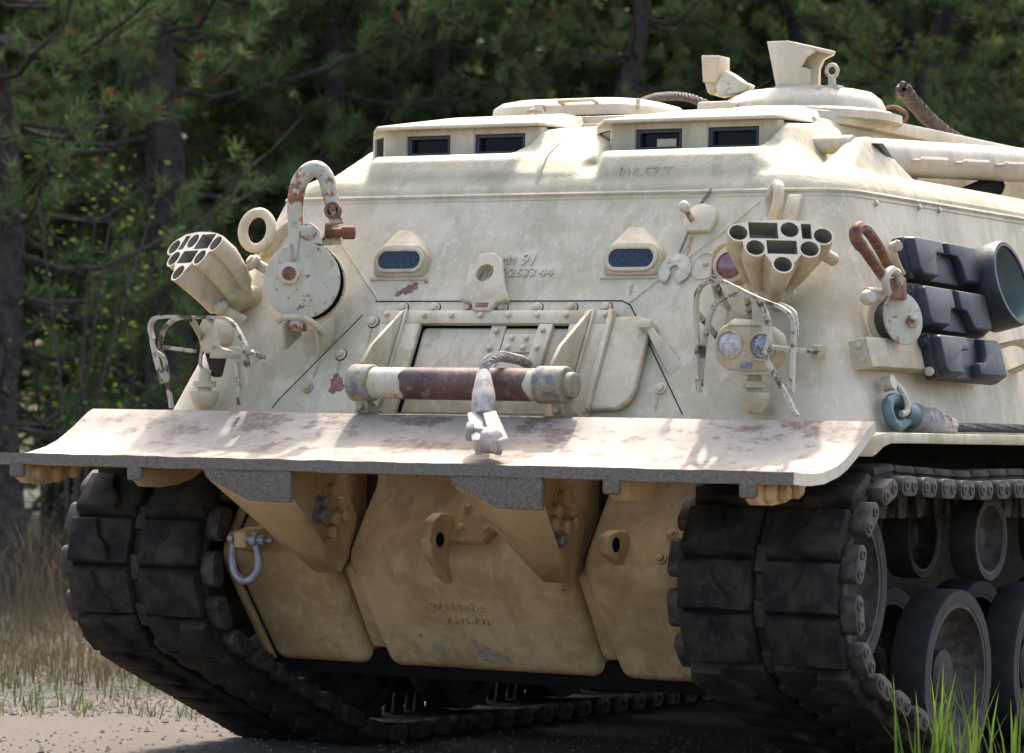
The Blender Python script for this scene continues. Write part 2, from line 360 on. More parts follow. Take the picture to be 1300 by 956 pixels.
def needles(mb, p, d, r, n=22, ln=.13, wid=.0055):
    d = V(d).normalized(); u = d.orthogonal().normalized(); w_ = d.cross(u)
    for i in range(n):
        q = r.uniform(0, 2 * PI); th = r.uniform(.25, 1.25); rad = u * math.cos(q) + w_ * math.sin(q)
        dr = d * math.cos(th) + rad * math.sin(th); o = p - d * r.uniform(0, .10); l = ln * r.uniform(.7, 1.15); s = dr.cross(V((r.uniform(-1, 1), r.uniform(-1, 1), r.uniform(-1, 1)))).normalized() * wid
        k = len(mb.v); mb.v += [o - s, o + s, o + dr * l]; mb.f.append([k, k + 1, k + 2]); mb.mi.append(mb.m)
def pine(seed, H=10.0, r0=.14, low=1.0, dens=1.0):
    r = random.Random(seed); tb = MB(); cr = MB()
    ln = [V((r.uniform(-.06, .06) * i, r.uniform(-.06, .06) * i, H * i / 8)) for i in range(9)]; ln[0] = V((0, 0, -.15)); tk = smooth_path(ln, 4)
    tb.tube(tk, [r0 * (1 - .85 * i / len(tk)) * (1.25 if i == 0 else 1) for i in range(len(tk))], 10)
    nb = int(52 * dens)
    for i in range(nb):
        z = low + (H * .92 - low) * (i + r.random()) / nb; k = min(len(tk) - 1, int(z / H * len(tk))); p = tk[k].copy(); az = r.uniform(0, 2 * PI); dead = z < 2.4 and r.random() < .55
        l = (r.uniform(1.3, 2.3)) * (1 - .6 * z / H); el = r.uniform(-.15, .35)
        h = V((math.cos(az), math.sin(az), 0)); pth = []
        for j in range(6):
            t = j / 5; pth.append(p + h * l * t + V((0, 0, l * (math.tan(el) * t + .22 * t * t - .12 * math.sin(PI * t)))) + V((r.uniform(-.05, .05), r.uniform(-.05, .05), r.uniform(-.04, .04))) * (j > 0))
        br = .028 * (1 - .5 * z / H); tb.tube(pth, [br * (1 - .8 * j / 5) for j in range(6)], 5)
        tw = smooth_path(pth, 3)
        for j in range(4, len(tw)):
            if r.random() < (.75 if not dead else .35):
                q = tw[j]; dd = (tw[j] - tw[j - 1]).normalized(); sd = dd.cross(V((0, 0, 1))).normalized() * r.choice((-1, 1)); dv = (dd * r.uniform(.3, .9) + sd * r.uniform(.4, 1) + V((0, 0, r.uniform(-.1, .5)))).normalized(); tl = r.uniform(.2, .55)
                e = q + dv * tl; tb.tube([q, q.lerp(e, .5) + V((0, 0, -.02)), e], [.007, .005, .003], 3)
                if dead: continue
                for m_ in range(r.choice((2, 3, 3))):
                    o = q.lerp(e, .55 + .45 * m_ / 2) + V((r.uniform(-.06, .06), r.uniform(-.06, .06), r.uniform(-.03, .06))); dv2 = (dv + V((r.uniform(-.5, .5), r.uniform(-.5, .5), r.uniform(.1, .8)))).normalized()
                    cr.m = 0; needles(cr, o, dv2, r, 30)
                    if r.random() < .22:
                        cr.m = 1
                        for c_ in range(4): cr.cyl(o + V((r.uniform(-.02, .02), r.uniform(-.02, .02), 0)), o + dv2 * .03 + V((r.uniform(-.025, .025), r.uniform(-.025, .025), .03)), .010, .006, n=4)
        if not dead:
            cr.m = 0
            for m_ in range(3): needles(cr, tw[-1] - (tw[-1] - tw[-3]) * .3 * m_, tw[-1] - tw[-3], r, 26)
    return tb.mesh('trunk', M['bark'], smooth=60), cr.mesh('crown', [M['needle'], M['cone']], smooth=0)
PROTO = [pine(11, 10, .16, .9, 1.35), pine(12, 8.5, .11, .7, 1.3), pine(13, 11, .15, 1.2, 1.5), pine(14, 9, .10, .6, 1.3)]
def put_tree(name, label, px, d, proto, rz, sc, lean=(0, 0), group=None, cat='tree'):
    lat = (px - 650) / FOCAL_PX * d; p = CAM + _f0 * d + _r0 * lat
    o = thing(name, label, cat, (p.x, p.y, -.05), group); o.rotation_euler = (lean[0], lean[1], rz); o.scale = (sc, sc, sc)
    for nm, me in zip(('trunk', 'crown'), proto): c = bpy.data.objects.new(nm, me); COL.objects.link(c); c.parent = o
    return o
front = [(205, 29, 0, .3, 1.35, (0, 0), 'thick dark pine trunk rising behind the left smoke launcher'), (168, 33, 1, 2.0, 1.5, (.02, .0), 'slim pine just left of the thick dark trunk'),
         (32, 26.5, 1, 4.0, 1.25, (.0, .10), 'leaning pine at the far left edge with orange pollen cones'), (400, 31, 3, 1.1, 1.3, (0, .02), 'thin pine behind the pulley block on the left'),
         (545, 32, 1, 5.2, 1.1, (0, -.02), 'pine rising behind the left window bay'), (770, 30, 2, .9, .9, (0, .02), 'pine rising directly behind the roof hatch'),
         (1005, 33, 2, 3.3, 1.05, (0, 0), 'dark pine rising behind the cupola shield'), (1195, 30, 0, 2.4, .9, (0, .02), 'pine rising above the boom on the right'), (1330, 28, 3, 4.4, 1.0, (0, 0), 'pine at the right edge of the view')]
for px, d, k, rz, sc, ln, lb in front: put_tree('pine_tree', lb, px, d, PROTO[k], rz, sc, ln)
rt = random.Random(5)
ORD = 'first second third fourth fifth sixth seventh eighth ninth tenth eleventh twelfth thirteenth fourteenth fifteenth sixteenth seventeenth eighteenth nineteenth twentieth twenty-first twenty-second twenty-third twenty-fourth twenty-fifth twenty-sixth'.split()
for i in range(26):
    d = 35 + 6 * ((i * 7) % 5) / 4 + rt.uniform(-.6, .6); px = -150 + 1600 * (i + .5 + rt.uniform(-.35, .35)) / 26
    put_tree('pine_tree', 'second row pine, %s from the left' % ORD[i], px, d, PROTO[i % 4], rt.uniform(0, 6.28), rt.uniform(1.1, 1.6), (rt.uniform(-.04, .04), rt.uniform(-.04, .04)), 'pines of the second row')
for i in range(34):
    d = 43 + 14 * rt.random(); px = -150 + 1600 * (i + .5 + rt.uniform(-.35, .35)) / 34
    put_tree('pine_tree', 'dim pine deep in the forest behind', px, d, PROTO[(i * 3) % 4], rt.uniform(0, 6.28), rt.uniform(1.0, 1.3), (0, 0), 'pines deep in the forest')
for i in range(22):
    d = rt.uniform(27, 44); px = rt.uniform(-1100, -190) if i % 2 else rt.uniform(1490, 2300)
    put_tree('pine_tree', 'dim pine deep in the forest behind', px, d, PROTO[(i * 3) % 4], rt.uniform(0, 6.28), rt.uniform(1.0, 1.4), (0, 0), 'pines deep in the forest')
# far wood, reads as one mass
fb = MB(); tr_, cr_m = PROTO[2]
far = bpy.data.meshes.new('far_wood'); 
cv = [v.co.copy() for v in cr_m.vertices]; vs_, fs_ = [], []
cf = [list(p.vertices) for p in cr_m.polygons]; rf = random.Random(8)
for i in range(12):
    d = 62 + 18 * rf.random(); lat = ((-200 + 1700 * (i + .5) / 12) - 650) / FOCAL_PX * d; p = CAM + _f0 * d + _r0 * lat; a = rf.uniform(0, 6.28); o = len(vs_); k = rf.uniform(1.7, 2.1); ca, sa = math.cos(a), math.sin(a)
    vs_ += [(p.x + k * (c.x * ca - c.y * sa), p.y + k * (c.x * sa + c.y * ca), k * c.z) for c in cv]; step = 1
    fs_ += [[j + o for j in f] for q, f in enumerate(cf) if q % 2]
far.from_pydata(vs_, [], fs_); far.materials.append(M['needle']); fo = bpy.data.objects.new('far_wood', far); COL.objects.link(fo); tag(fo, 'far pine wood closing the view behind the trees', 'forest', None, 'stuff')

# broad-leaved saplings and undergrowth
def sapling(seed, H=3.2, n=260, sz=.05, spread=.7):
    r = random.Random(seed); tb = MB(); cr = MB()
    for s in range(4):
        top = V((r.uniform(-spread, spread), r.uniform(-spread, spread), H * r.uniform(.7, 1))); pth = smooth_path([V((0, 0, 0)), V((top.x * .3, top.y * .3, top.z * .5)), top], 5); tb.tube(pth, [.02 * (1 - .8 * i / len(pth)) for i in range(len(pth))], 5)
        for i in range(n // 4):
            q = pth[r.randrange(3, len(pth))] + V((r.gauss(0, .22), r.gauss(0, .22), r.gauss(0, .2))); d = V((r.uniform(-1, 1), r.uniform(-1, 1), r.uniform(-.6, .4))).normalized(); s_ = d.orthogonal().normalized()
            if r.random() < .5: s_ = d.cross(s_)
            l = sz * r.uniform(.7, 1.4); k = len(cr.v); cr.v += [q, q + d * l * .5 + s_ * l * .32, q + d * l, q + d * l * .5 - s_ * l * .32]; cr.f.append([k, k + 1, k + 2, k + 3]); cr.mi.append(0)
    return tb.mesh('stem', M['bark']), cr.mesh('foliage', M['leaf'], smooth=0)
SAP = [sapling(1, 3.6, 300, .05), sapling(2, 2.6, 240, .05), sapling(3, 1.5, 360, .04, .5)]
def put_sap(px, d, k, lb, sc=1, grp=None):
    lat = (px - 650) / FOCAL_PX * d; p = CAM + _f0 * d + _r0 * lat; o = thing('leafy_sapling', lb, 'sapling', (p.x, p.y, -.02), grp); o.rotation_euler = (0, 0, px * .1); o.scale = (sc,) * 3
    for nm, me in zip(('stem', 'foliage'), SAP[k]): c = bpy.data.objects.new(nm, me); COL.objects.link(c); c.parent = o
put_sap(95, 24.6, 0, 'bright green broad-leaved sapling under the leaning pine at left', 1.0)
put_sap(165, 27, 1, 'low bright leafy sapling left of the smoke launcher', 1.0)
put_sap(15, 28, 2, 'small leafy bush at the left edge above the dry grass', 1.2)
put_sap(240, 30, 1, 'leafy sapling in the shade behind the left lamp guard', 1.0)
for i, (px, d) in enumerate(((60, 30), (150, 31), (330, 33), (480, 34), (-40, 27))): put_sap(px, d, (i + 1) % 3, 'dim leafy shrub among the trunks', 1.2, 'shrubs among the trunks')

def blades(name, label, cat, spots, mat, seed):
    r = random.Random(seed); b = MB()
    for (p, h, w_, lean) in spots:
        a = r.uniform(0, 6.28); d = V((math.cos(a), math.sin(a), 0)); s = V((-d.y, d.x, 0)) * w_; q1 = p + d * lean * .35 * h + V((0, 0, h * .6)); q2 = p + d * lean * h + V((0, 0, h * r.uniform(.85, 1))); k = len(b.v)
        b.v += [p - s, p + s, q1 + s * .7, q1 - s * .7, q2]; b.f += [[k, k + 1, k + 2, k + 3], [k + 3, k + 2, k + 4]]; b.mi += [0, 0]
    o = b.build(name, mat, smooth=0); return tag(o, label, cat, None, 'stuff')
def gpos(px, d): 
    lat = (px - 650) / FOCAL_PX * d; p = CAM + _f0 * d + _r0 * lat; return V((p.x, p.y, -.02))
r = random.Random(3); sp_ = []
for i in range(11000):
    d = 15.4 + 11 * r.random() ** 1.2; px = r.uniform(-420, 420); cl = 1.6 * mnoise.noise(V((px * .03, d * .9, 0))) + .1
    if r.random() < .25 + cl: sp_.append((gpos(px, d), r.uniform(.03, .14), .004, r.uniform(.2, 1.0)))
blades('grass', 'short green grass at the forest edge on the left', 'grass', sp_, M['grass'], 4)
sp_ = []
for i in range(5200):
    d = r.uniform(17.0, 27); px = r.uniform(-120, 330); sp_.append((gpos(px, d), r.uniform(.06, .25) if r.random() < .75 or d < 20.5 else r.uniform(.4, .95), .0035, r.uniform(.1, .7)))
blades('dry_grass', 'tan dry grass stems standing before the trees on the left', 'dry grass', sp_, M['dry'], 5)
st = MB(); ico = [V((0, 0, 1)), V((.9, 0, .1)), V((0, .8, -.05)), V((-.85, 0, .05)), V((0, -.9, 0)), V((0, 0, -.6))]
for i in range(7000):
    if i < 4200: d = 15.5 + 4.2 * r.random(); px = r.uniform(-100, 480); p = gpos(px, d)
    else: p = V((r.uniform(-2.4, 3.2), r.uniform(-1.5, 3), 0))
    s_ = r.uniform(.005, .014) if r.random() < .95 else r.uniform(.014, .026); a = r.uniform(0, 6.28); ca, sa = math.cos(a), math.sin(a); p.z = s_ * .15
    st.add([p + V((v.x * ca - v.y * sa * r.uniform(.7, 1.2), v.x * sa + v.y * ca, v.z * .7)) * s_ for v in ico], [(0, 1, 2), (0, 2, 3), (0, 3, 4), (0, 4, 1), (5, 2, 1), (5, 3, 2), (5, 4, 3), (5, 1, 4)])
go = st.build('gravel', M['stone'], smooth=0); tag(go, 'pale loose gravel stones on the ground', 'gravel', None, 'stuff')
# bright grass clumps beside the right track
def clump(gx, gy, n, hgt, label, seed):
    r = random.Random(seed); c = V((gx, gy, 0)); b = MB()
    for i in range(n):
        p = c + V((r.gauss(0, .07), r.gauss(0, .07), 0)); a = r.uniform(0, 6.28); d = V((math.cos(a), math.sin(a), 0)); h = hgt * r.uniform(.6, 1.1); ln = r.uniform(.08, .5); s = V((-d.y, d.x, 0)) * .0055; pts = [p, p + d * ln * h * .12 + V((0, 0, h * .4)), p + d * ln * h * .42 + V((0, 0, h * .75)), p + d * ln * h * .8 + V((0, 0, h))]
        k = len(b.v); b.v += [pts[0] - s, pts[0] + s, pts[1] - s, pts[1] + s, pts[2] - s * .7, pts[2] + s * .7, pts[3]]; b.f += [[k, k + 1, k + 3, k + 2], [k + 2, k + 3, k + 5, k + 4], [k + 4, k + 5, k + 6]]; b.mi += [0] * 3
    o = b.build('grass_clump', M['lush'], smooth=0, loc=c); tag(o, label, 'grass clump')
clump(1.98, .12, 40, .53, 'bright green grass clump in front of the first road wheel', 1); clump(2.02, .42, 18, .44, 'thinner grass clump just right of the bright one', 2); clump(2.02, .78, 16, .40, 'low grass clump at the right edge by the wheels', 3)
# ------------------------------------------------------------------ the vehicle: hull
VEH = thing('armoured_recovery_vehicle', 'tan armoured recovery vehicle on tracks with dozer blade raised in front', 'armoured vehicle')

def outline(z, ins=0, back=6.3, r=.17, seg=7):
    t = (z - 1.38) / .85; y0 = .36 + .44 * min(t, 1) + ins; xw = 1.5 - .23 * min(t, 1) - ins; o = [(-xw, back)]
    for i in range(seg + 1):
        a = PI + PI / 2 * i / seg; o.append((-xw + r + r * math.cos(a), y0 + r + r * math.sin(a)))
    for i in range(seg + 1):
        a = 1.5 * PI + PI / 2 * i / seg; o.append((xw - r + r * math.cos(a), y0 + r + r * math.sin(a)))
    return o + [(xw, back)]
mb = MB(); rings = []
zs = [1.30 + (2.235 - 1.30) * i / 8 for i in range(9)]
pts = []; n = len(outline(1.4))
for z in zs: pts += [(x, y, z) for x, y in outline(z)]
fs = []
for j in range(len(zs) - 1):
    for i in range(n): fs.append((j * n + i, j * n + (i + 1) % n, (j + 1) * n + (i + 1) % n, (j + 1) * n + i))
fs += [tuple(range(n - 1, -1, -1)), tuple((len(zs) - 1) * n + i for i in range(n))]
mb.add(pts, fs)
hullo = mb.build('hull', M['hull'], VEH, smooth=40)

# weld seams
mb = MB()
p = [(x, y, 2.237) for x, y in outline(2.237)]; mb.tube([V(q) for q in p], .0085, 6)
p = [(x, y, 2.215) for x, y in outline(2.215)]; mb.tube([V(q) for q in p], .0045, 5)
for a, b in (((-.884, .778), (-.60, .49)), ((.83, .79), (.50, .478)), ((-.884, .778), (-.98, .90)), ((.83, .79), (.95, .92))):
    pth = [FP(a[0] + (b[0] - a[0]) * i / 8 + rnd.uniform(-.004, .004), a[1] + (b[1] - a[1]) * i / 8, -.001) for i in range(9)]
    mb.tube(pth, .0075, 6)
mb.build('weld_seam', M['hull'], VEH)

# roof casting: fused solids, rounded like a casting
mb = MB()
sh = []
for z, ins in ((2.225, .0), (2.26, .008), (2.30, .035), (2.332, .085), (2.35, .16)):
    sh += [(x, y, z) for x, y in outline(min(z, 2.23), ins, r=.2)]
mb.hull(sh)
mb.hull([(-1.0, 1.5, 2.3), (.94, 1.5, 2.3), (-1.0, 4.6, 2.3), (.94, 4.6, 2.3), (-.92, 1.45, 2.575), (.86, 1.45, 2.575), (-.92, 4.4, 2.575), (.86, 4.4, 2.575)])
def bay(x0, x1, ang, right_soft):
    lo = [(x0 + .085, .825, 2.24), (x1 + .03, .825, 2.24), (x0 + .085, .84, 2.33), (x1 + .02, .84, 2.33), (x0 + .08, .875, 2.39), (x1 + .01, .875, 2.39), (x0 - .01, .99, 2.25), (x0 - .01, 1.0, 2.38), (x0 + .05, .95, 2.415), (x1 + .01, .93, 2.415), (x0, 1.09, 2.425), (x1, 1.09, 2.425),
          (x0 - ang + .01, 1.14 + ang, 2.25), (x0 - ang - .01, 1.12 + ang, 2.40), (x0 - ang, 1.10 + ang + .05, 2.425), (x0 - ang, 1.7, 2.3), (x1, 1.7, 2.3), (x0 - ang, 1.7, 2.42), (x1, 1.7, 2.42)]
    mb.hull(lo)
    mb.hull([(x0 + .02, 1.165, 2.4), (x1 - .01, 1.165, 2.4), (x0 + .02, 1.165, 2.53), (x1 - .01, 1.165, 2.53), (x0 - ang + .05, 1.15 + ang, 2.4), (x0 - ang + .05, 1.15 + ang, 2.53),
             (x0 - ang + .05, 1.8, 2.4), (x1 - .01, 1.8, 2.4), (x0 - ang + .05, 1.8, 2.56), (x1 - .01, 1.8, 2.56)])
bay(-.915, -.185, .16, 0); bay(.14, .86, .16, 1)
# middle slope between the two bays, and the fairings at the right ends of the bays
mb.hull([(-.24, .825, 2.24), (.12, .825, 2.24), (-.24, .85, 2.33), (.12, .85, 2.32), (-.24, .93, 2.40), (.12, .93, 2.385), (-.24, 1.04, 2.445), (.12, 1.04, 2.43), (-.22, 1.2, 2.50), (.12, 1.2, 2.48), (-.20, 1.42, 2.56), (.14, 1.42, 2.56), (-.2, 1.8, 2.3), (.14, 1.8, 2.3)])
mb.hull([(-.21, .88, 2.26), (-.02, .9, 2.27), (-.20, 1.0, 2.41), (-.195, 1.1, 2.52), (-.1, 1.18, 2.50), (-.195, 1.4, 2.56), (0, 1.4, 2.53), (-.2, 1.4, 2.3)])
mb.hull([(.85, .92, 2.28), (.85, .97, 2.40), (.855, 1.12, 2.52), (.885, 1.18, 2.52), (.95, 1.12, 2.37), (1.0, 1.0, 2.30), (.85, 1.6, 2.56), (.90, 1.6, 2.53), (.97, 1.6, 2.42), (.85, 1.6, 2.3), (1.05, 1.6, 2.3)])
mb.hull([(.84, .83, 2.25), (.84, .84, 2.33), (.84, .88, 2.39), (.84, .95, 2.415), (.90, .96, 2.41), (.98, .98, 2.36), (1.06, .92, 2.31), (1.08, .88, 2.27), (.93, 1.12, 2.44), (.84, 1.15, 2.46), (1.0, 1.3, 2.37), (.84, 1.3, 2.3)])
mb.hull([(-1.08, 1.3, 2.3), (-1.10, 1.5, 2.3), (-1.04, 1.4, 2.36), (-1.0, 1.7, 2.42), (-1.08, 2.0, 2.3), (-.9, 1.4, 2.3), (-.9, 2, 2.3), (-.95, 1.5, 2.45), (-.9, 2, 2.5)])
# ears that carry the boom pivot
for s in (1, -1):
    mb.hull([(s * 1.03, 1.05, 2.32), (s * 1.20, .98, 2.28), (s * 1.235, 1.2, 2.25), (s * 1.245, 1.75, 2.25), (s * 1.08, 1.8, 2.3), (s * 1.07, 1.30, 2.47), (s * 1.12, 1.32, 2.475), (s * 1.115, 1.42, 2.487), (s * 1.065, 1.42, 2.485)])
co = mb.build('roof_casting', M['cast'], VEH, smooth=0)
rm = co.modifiers.new('fuse', 'REMESH'); rm.mode = 'VOXEL'; rm.voxel_size = .0125; rm.use_smooth_shade = True
smm = co.modifiers.new('soften', 'SMOOTH'); smm.factor = .5; smm.iterations = 7

sx0, sx1 = at(682, 247, 1, .83).x, at(738, 155, 1, 1.42).x; sy = [(.828, 2.25), (.855, 2.328), (.93, 2.392), (1.04, 2.438), (1.2, 2.492), (1.42, 2.562)]
mb = MB(); mb.tube(smooth_path([V((sx0 + (sx1 - sx0) * (y - .83) / .59, y - .004, z + .002)) for y, z in sy], 4), .010, 6); mb.build('weld_seam', M['cast'], VEH)
# long rounded shoulder behind the ear on each flank
for s in (1, -1):
    mb = MB(); mb.hull([(s * x, y, z) for y in (1.72, 6.2) for x, z in ((1.267, 2.235), (1.262, 2.262), (1.235, 2.287), (1.19, 2.30), (1.05, 2.30), (1.05, 2.23))])
    mb.build('roof_rail', M['cast'], VEH, bevel=.004)

# window bays: pillars, eaves, frames, glass
def bay_fit(x0, x1, wins, ang):
    f = YF(1.10)
    xs = [x0] + [q for w_ in wins for q in w_] + [x1]
    for i in range(0, len(xs), 2):
        b = MB(); b.box(f, (xs[i], xs[i + 1]), (2.405, 2.535), (-.062, 0)); b.build('window_pillar', M['cast'], VEH, bevel=.006)
    for a, c in wins:
        b = MB(); o = [(a, 2.428), (c, 2.428), (c, 2.508), (a, 2.508)]; i_ = [(a + .017, 2.440), (c - .017, 2.440), (c - .017, 2.494), (a + .017, 2.494)]
        b.ring(f, o, i_, -.045, -.012); fr = b.build('window_frame', M['bluefr'], VEH, bevel=.003)
        b = MB(); b.box(f, (a + .004, c - .004), (2.430, 2.506), (-.05, -.038)); b.build('window_glass', M['glass'], fr)
        if (a + c) > -1.0 and (c - a) < .21:
            b = MB(); b.box(f, (a + .08, c - .04), (2.442, 2.472), (-.038, -.0345)); b.build('inner_sight_panel', M['white'], fr)
        b = MB(); b.box(f, (a - .004, c + .004), (2.406, 2.4265), (-.055, .006)); b.box(f, (a - .002, c + .002), (2.509, 2.534), (-.055, -.004)); b.build('window_sill', M['cast'], VEH, bevel=.003)
    # angled face with its small window
    L = ang * math.sqrt(2); g = Fr((x0, 1.10, 0), (-1, 1, 0), (0, 0, 1)); sgn = -1
    b = MB()
    for a0, a1 in ((0, .03), (L - .03, L)): b.box(g, (a0, a1), (2.40, 2.535), (-.05 * sgn, -.001 * sgn))
    b.box(g, (.03, L - .03), (2.40, 2.425), (-.05 * sgn, -.001 * sgn)); b.box(g, (.03, L - .03), (2.512, 2.535), (-.05 * sgn, -.001 * sgn))
    b.build('corner_pillar', M['cast'], VEH)
    b = MB(); b.box(g, (.03, L - .03), (2.425, 2.512), (-.018 * sgn, -.010 * sgn)); b.build('window_glass', M['glass'], VEH)
    b = MB()
    for zz, e in ((2.534, 0), (2.558, .004)):
        b_ = [(x0 - .02, 1.062 + e), (x1 + .01, 1.062 + e), (x0 - ang - .035, 1.10 + ang - .03)]
    hp = []
    for (x, y) in ((x0 - .02, 1.06), (x1 + .012, 1.06), (x0 - ang + .01, 1.085 + ang)): hp += [(x, y, 2.534), (x, y + .002, 2.549)]
    for (x, y, z) in ((x0 - ang + .30, 1.42, 2.612), (x1 - .05, 1.38, 2.610), (x0 - ang + .30, 1.6, 2.612), (x1 - .05, 1.6, 2.612), (x0 - ang + .02, 1.36, 2.56), (x1 - .01, 1.5, 2.55), (x0 - ang + .06, 1.5, 2.55)): hp.append((x, y, z))
    b = MB(); b.hull(hp); b.build('bay_roof', M['white'], VEH, bevel=.010, seg=3, smooth=60)
bay_fit(-.915, -.185, ((-.812, -.606), (-.491, -.257)), .16)
bay_fit(.14, .86, ((.242, .447), (.56, .78)), .16)
mb = MB(); mb.hull([(x, y, z) for x, y in ((-.92, 1.52), (.80, 1.52), (.90, 1.7), (-.97, 1.75), (.90, 4.3), (-.97, 4.3)) for z in (2.56, 2.612)]); mb.build('roof_plate', M['white'], VEH, bevel=.008)

# driver's hatch
def rrect(cx, cy, hx, hy, r, seg=6):
    o = []
    for (sx, sy, a0) in ((1, 1, 0), (-1, 1, PI / 2), (-1, -1, PI), (1, -1, 1.5 * PI)):
        for i in range(seg + 1):
            a = a0 + PI / 2 * i / seg; o.append((cx + sx * (hx - r) + r * math.cos(a), cy + sy * (hy - r) + r * math.sin(a)))
    return o
hp = []
for z, i_ in ((2.622, 0), (2.664, .006), (2.686, .03), (2.699, .075), (2.703, .13)): hp += [(x, y, z) for x, y in rrect(-.375, 1.86, .375 - i_, .30 - i_, .16)]
mb = MB(); mb.hull(hp); hatch = mb.build('driver_hatch', M['white'], VEH, bevel=.003, smooth=50)
mb = MB(); mb.prism(Fr((0, 0, 0), (1, 0, 0), (0, 1, 0)), rrect(-.375, 1.86, .35, .275, .15), 2.59, 2.632); mb.build('hatch_shade_gap', M['dark'], hatch)  # near-black slab paints the shade in the gap under the hatch
mb = MB(); f = YF(1.555); mb.tube(smooth_path([f(-.345, 2.668, -.02), f(-.345, 2.676, .025), f(-.335, 2.677, .028), f(-.20, 2.679, .028), f(-.19, 2.679, .02), f(-.19, 2.672, -.02)], 3), .007, 6); mb.build('grab_handle', M['part'], hatch)
mb = MB(); f = YF(1.50); mb.tube([f(-.46, 2.632, .03), f(-.40, 2.642, .03)], .011, 8); mb.box(f, (-.415, -.385), (2.61, 2.66), (0, .05)); mb.build('hatch_latch', M['rusty'], hatch, bevel=.003)
mb = MB(); mb.box(f, (.02, .06), (2.62, 2.645), (-.02, .03)); mb.cyl(f(.04, 2.64, 0), f(.04, 2.675, 0), .009); mb.build('hatch_latch', M['rusty2'], hatch, bevel=.003)

# commander's cupola
cx, cy = .585, 1.92
mb = MB(); mb.lathe((cx, cy, 0), (0, 0, 1), [(.40, 2.59), (.40, 2.622), (.37, 2.628), (.36, 2.635)], 40); cup = mb.build('commander_cupola', M['white'], VEH, smooth=40)
hp = []
for z, r, ox in ((2.632, .355, .0), (2.66, .35, 0), (2.69, .322, .01), (2.715, .275, .02), (2.724, .22, .03)): hp += [(cx + ox + r * math.cos(i * PI / 16) * (1.0 if math.cos(i * PI / 16) < 0 else .95), cy + .9 * r * math.sin(i * PI / 16), z) for i in range(32)]
mb = MB(); mb.hull(hp); mb.build('cupola_dome', M['white'], cup, bevel=.004, smooth=45)
mb = MB(); mb.lathe((cx + .02, cy, 0), (0, 0, 1), [(.33, 2.622), (.33, 2.634)], 40); mb.build('cupola_gap', M['dark'], cup)
f = YF(1.72)
def pxz(y, pts): return [(lambda q: (q.x, q.z))(at(a, b, 1, y)) for a, b in pts]
mb = MB(); fa = [(975, 53), (1002, 52), (1036, 60), (1034, 66), (1024, 72), (1017, 84), (1016, 118), (988, 118)]
fb = [(975, 53), (1002, 52), (1060, 65), (1058, 70), (1046, 76), (1041, 88), (1040, 118), (988, 118)]
mb.prism(YF(1.72), pxz(1.72, fa), -.012, .012)
q = pxz(1.84, fb); mb.prism(YF(1.84), q, -.012, .012)
tp = pxz(1.72, [(975, 53), (1002, 52), (1036, 60)]); tq = pxz(1.84, [(985, 54), (1006, 53), (1060, 65)])
for i in range(2): mb.hull([(x, y, z - e) for (x, z), y in ((tp[i], 1.72), (tp[i + 1], 1.72), (tq[i], 1.84), (tq[i + 1], 1.84)) for e in (0, .014)])
sd = pxz(1.72, [(975, 53), (988, 118)]); mb.hull([(x + e, y, z) for x, z in sd for y in (1.72, 1.84) for e in (0, .016)])
bt = pxz(1.72, [(985, 114), (1044, 114)]); mb.box(YF(1.72), (bt[0][0], bt[1][0]), (bt[0][1] - .03, bt[0][1] + .012), (-.13, .02))
sd = pxz(1.72, [(1016, 84), (1016, 118)]); mb.hull([(x - e, y, z) for x, z in sd for y in (1.73, 1.83) for e in (0, .012)])
mb.build('gun_shield', M['white'], cup, bevel=.003)
mb = MB(); mb.prism(YF(1.80), pxz(1.80, [(897, 72), (920, 72), (920, 98), (915, 106), (899, 106)]), -.05, .05); mb.prism(YF(1.80), pxz(1.80, [(900, 106), (918, 106), (908, 122), (903, 118)]), -.04, .04)
sb = mb.build('sight_box', M['part'], cup, bevel=.004)
mb = MB(); mb.prism(YF(1.79), pxz(1.79, [(912, 108), (924, 90), (936, 97), (945, 104), (955, 108), (952, 116), (915, 124)]), -.03, .03); mb.build('sight_arm', M['rusty2'], cup, bevel=.004)
mb = MB(); mb.tube(smooth_path([at(953, 118, 1, 1.75), at(965, 112, 1, 1.75), at(982, 102, 1, 1.78)], 4), .009, 8); mb.build('cable_hose', M['dark'], cup)
mb = MB(); c0 = at(1056, 112, 1, 1.78); mb.box(YF(1.78), (c0.x - .035, c0.x + .04), (c0.z - .03, c0.z + .01), (-.03, .03)); mb.cyl(c0, c0 + V((0, 0, .05)), .016); mb.tube([c0 + V((.025 * math.cos(t), 0, .07 + .025 * math.sin(t))) for t in [i * PI / 6 for i in range(12)]], .009, 6, True)
mb.build('lifting_eye', M['rusty2'], cup, bevel=.003)
mb = MB(); c0 = at(1078, 124, 1, 1.85); mb.cyl(c0 + V((-.03, 0, -.01)), c0 + V((.045, 0, .0)), .034, n=16); mb.build('hinge_boss', M['white'], cup, bevel=.004)
mb = MB(); mb.box(YF(1.62), (.27, .42), (2.62, 2.66), (-.1, .05)); mb.build('periscope_block', M['white'], cup, bevel=.01)

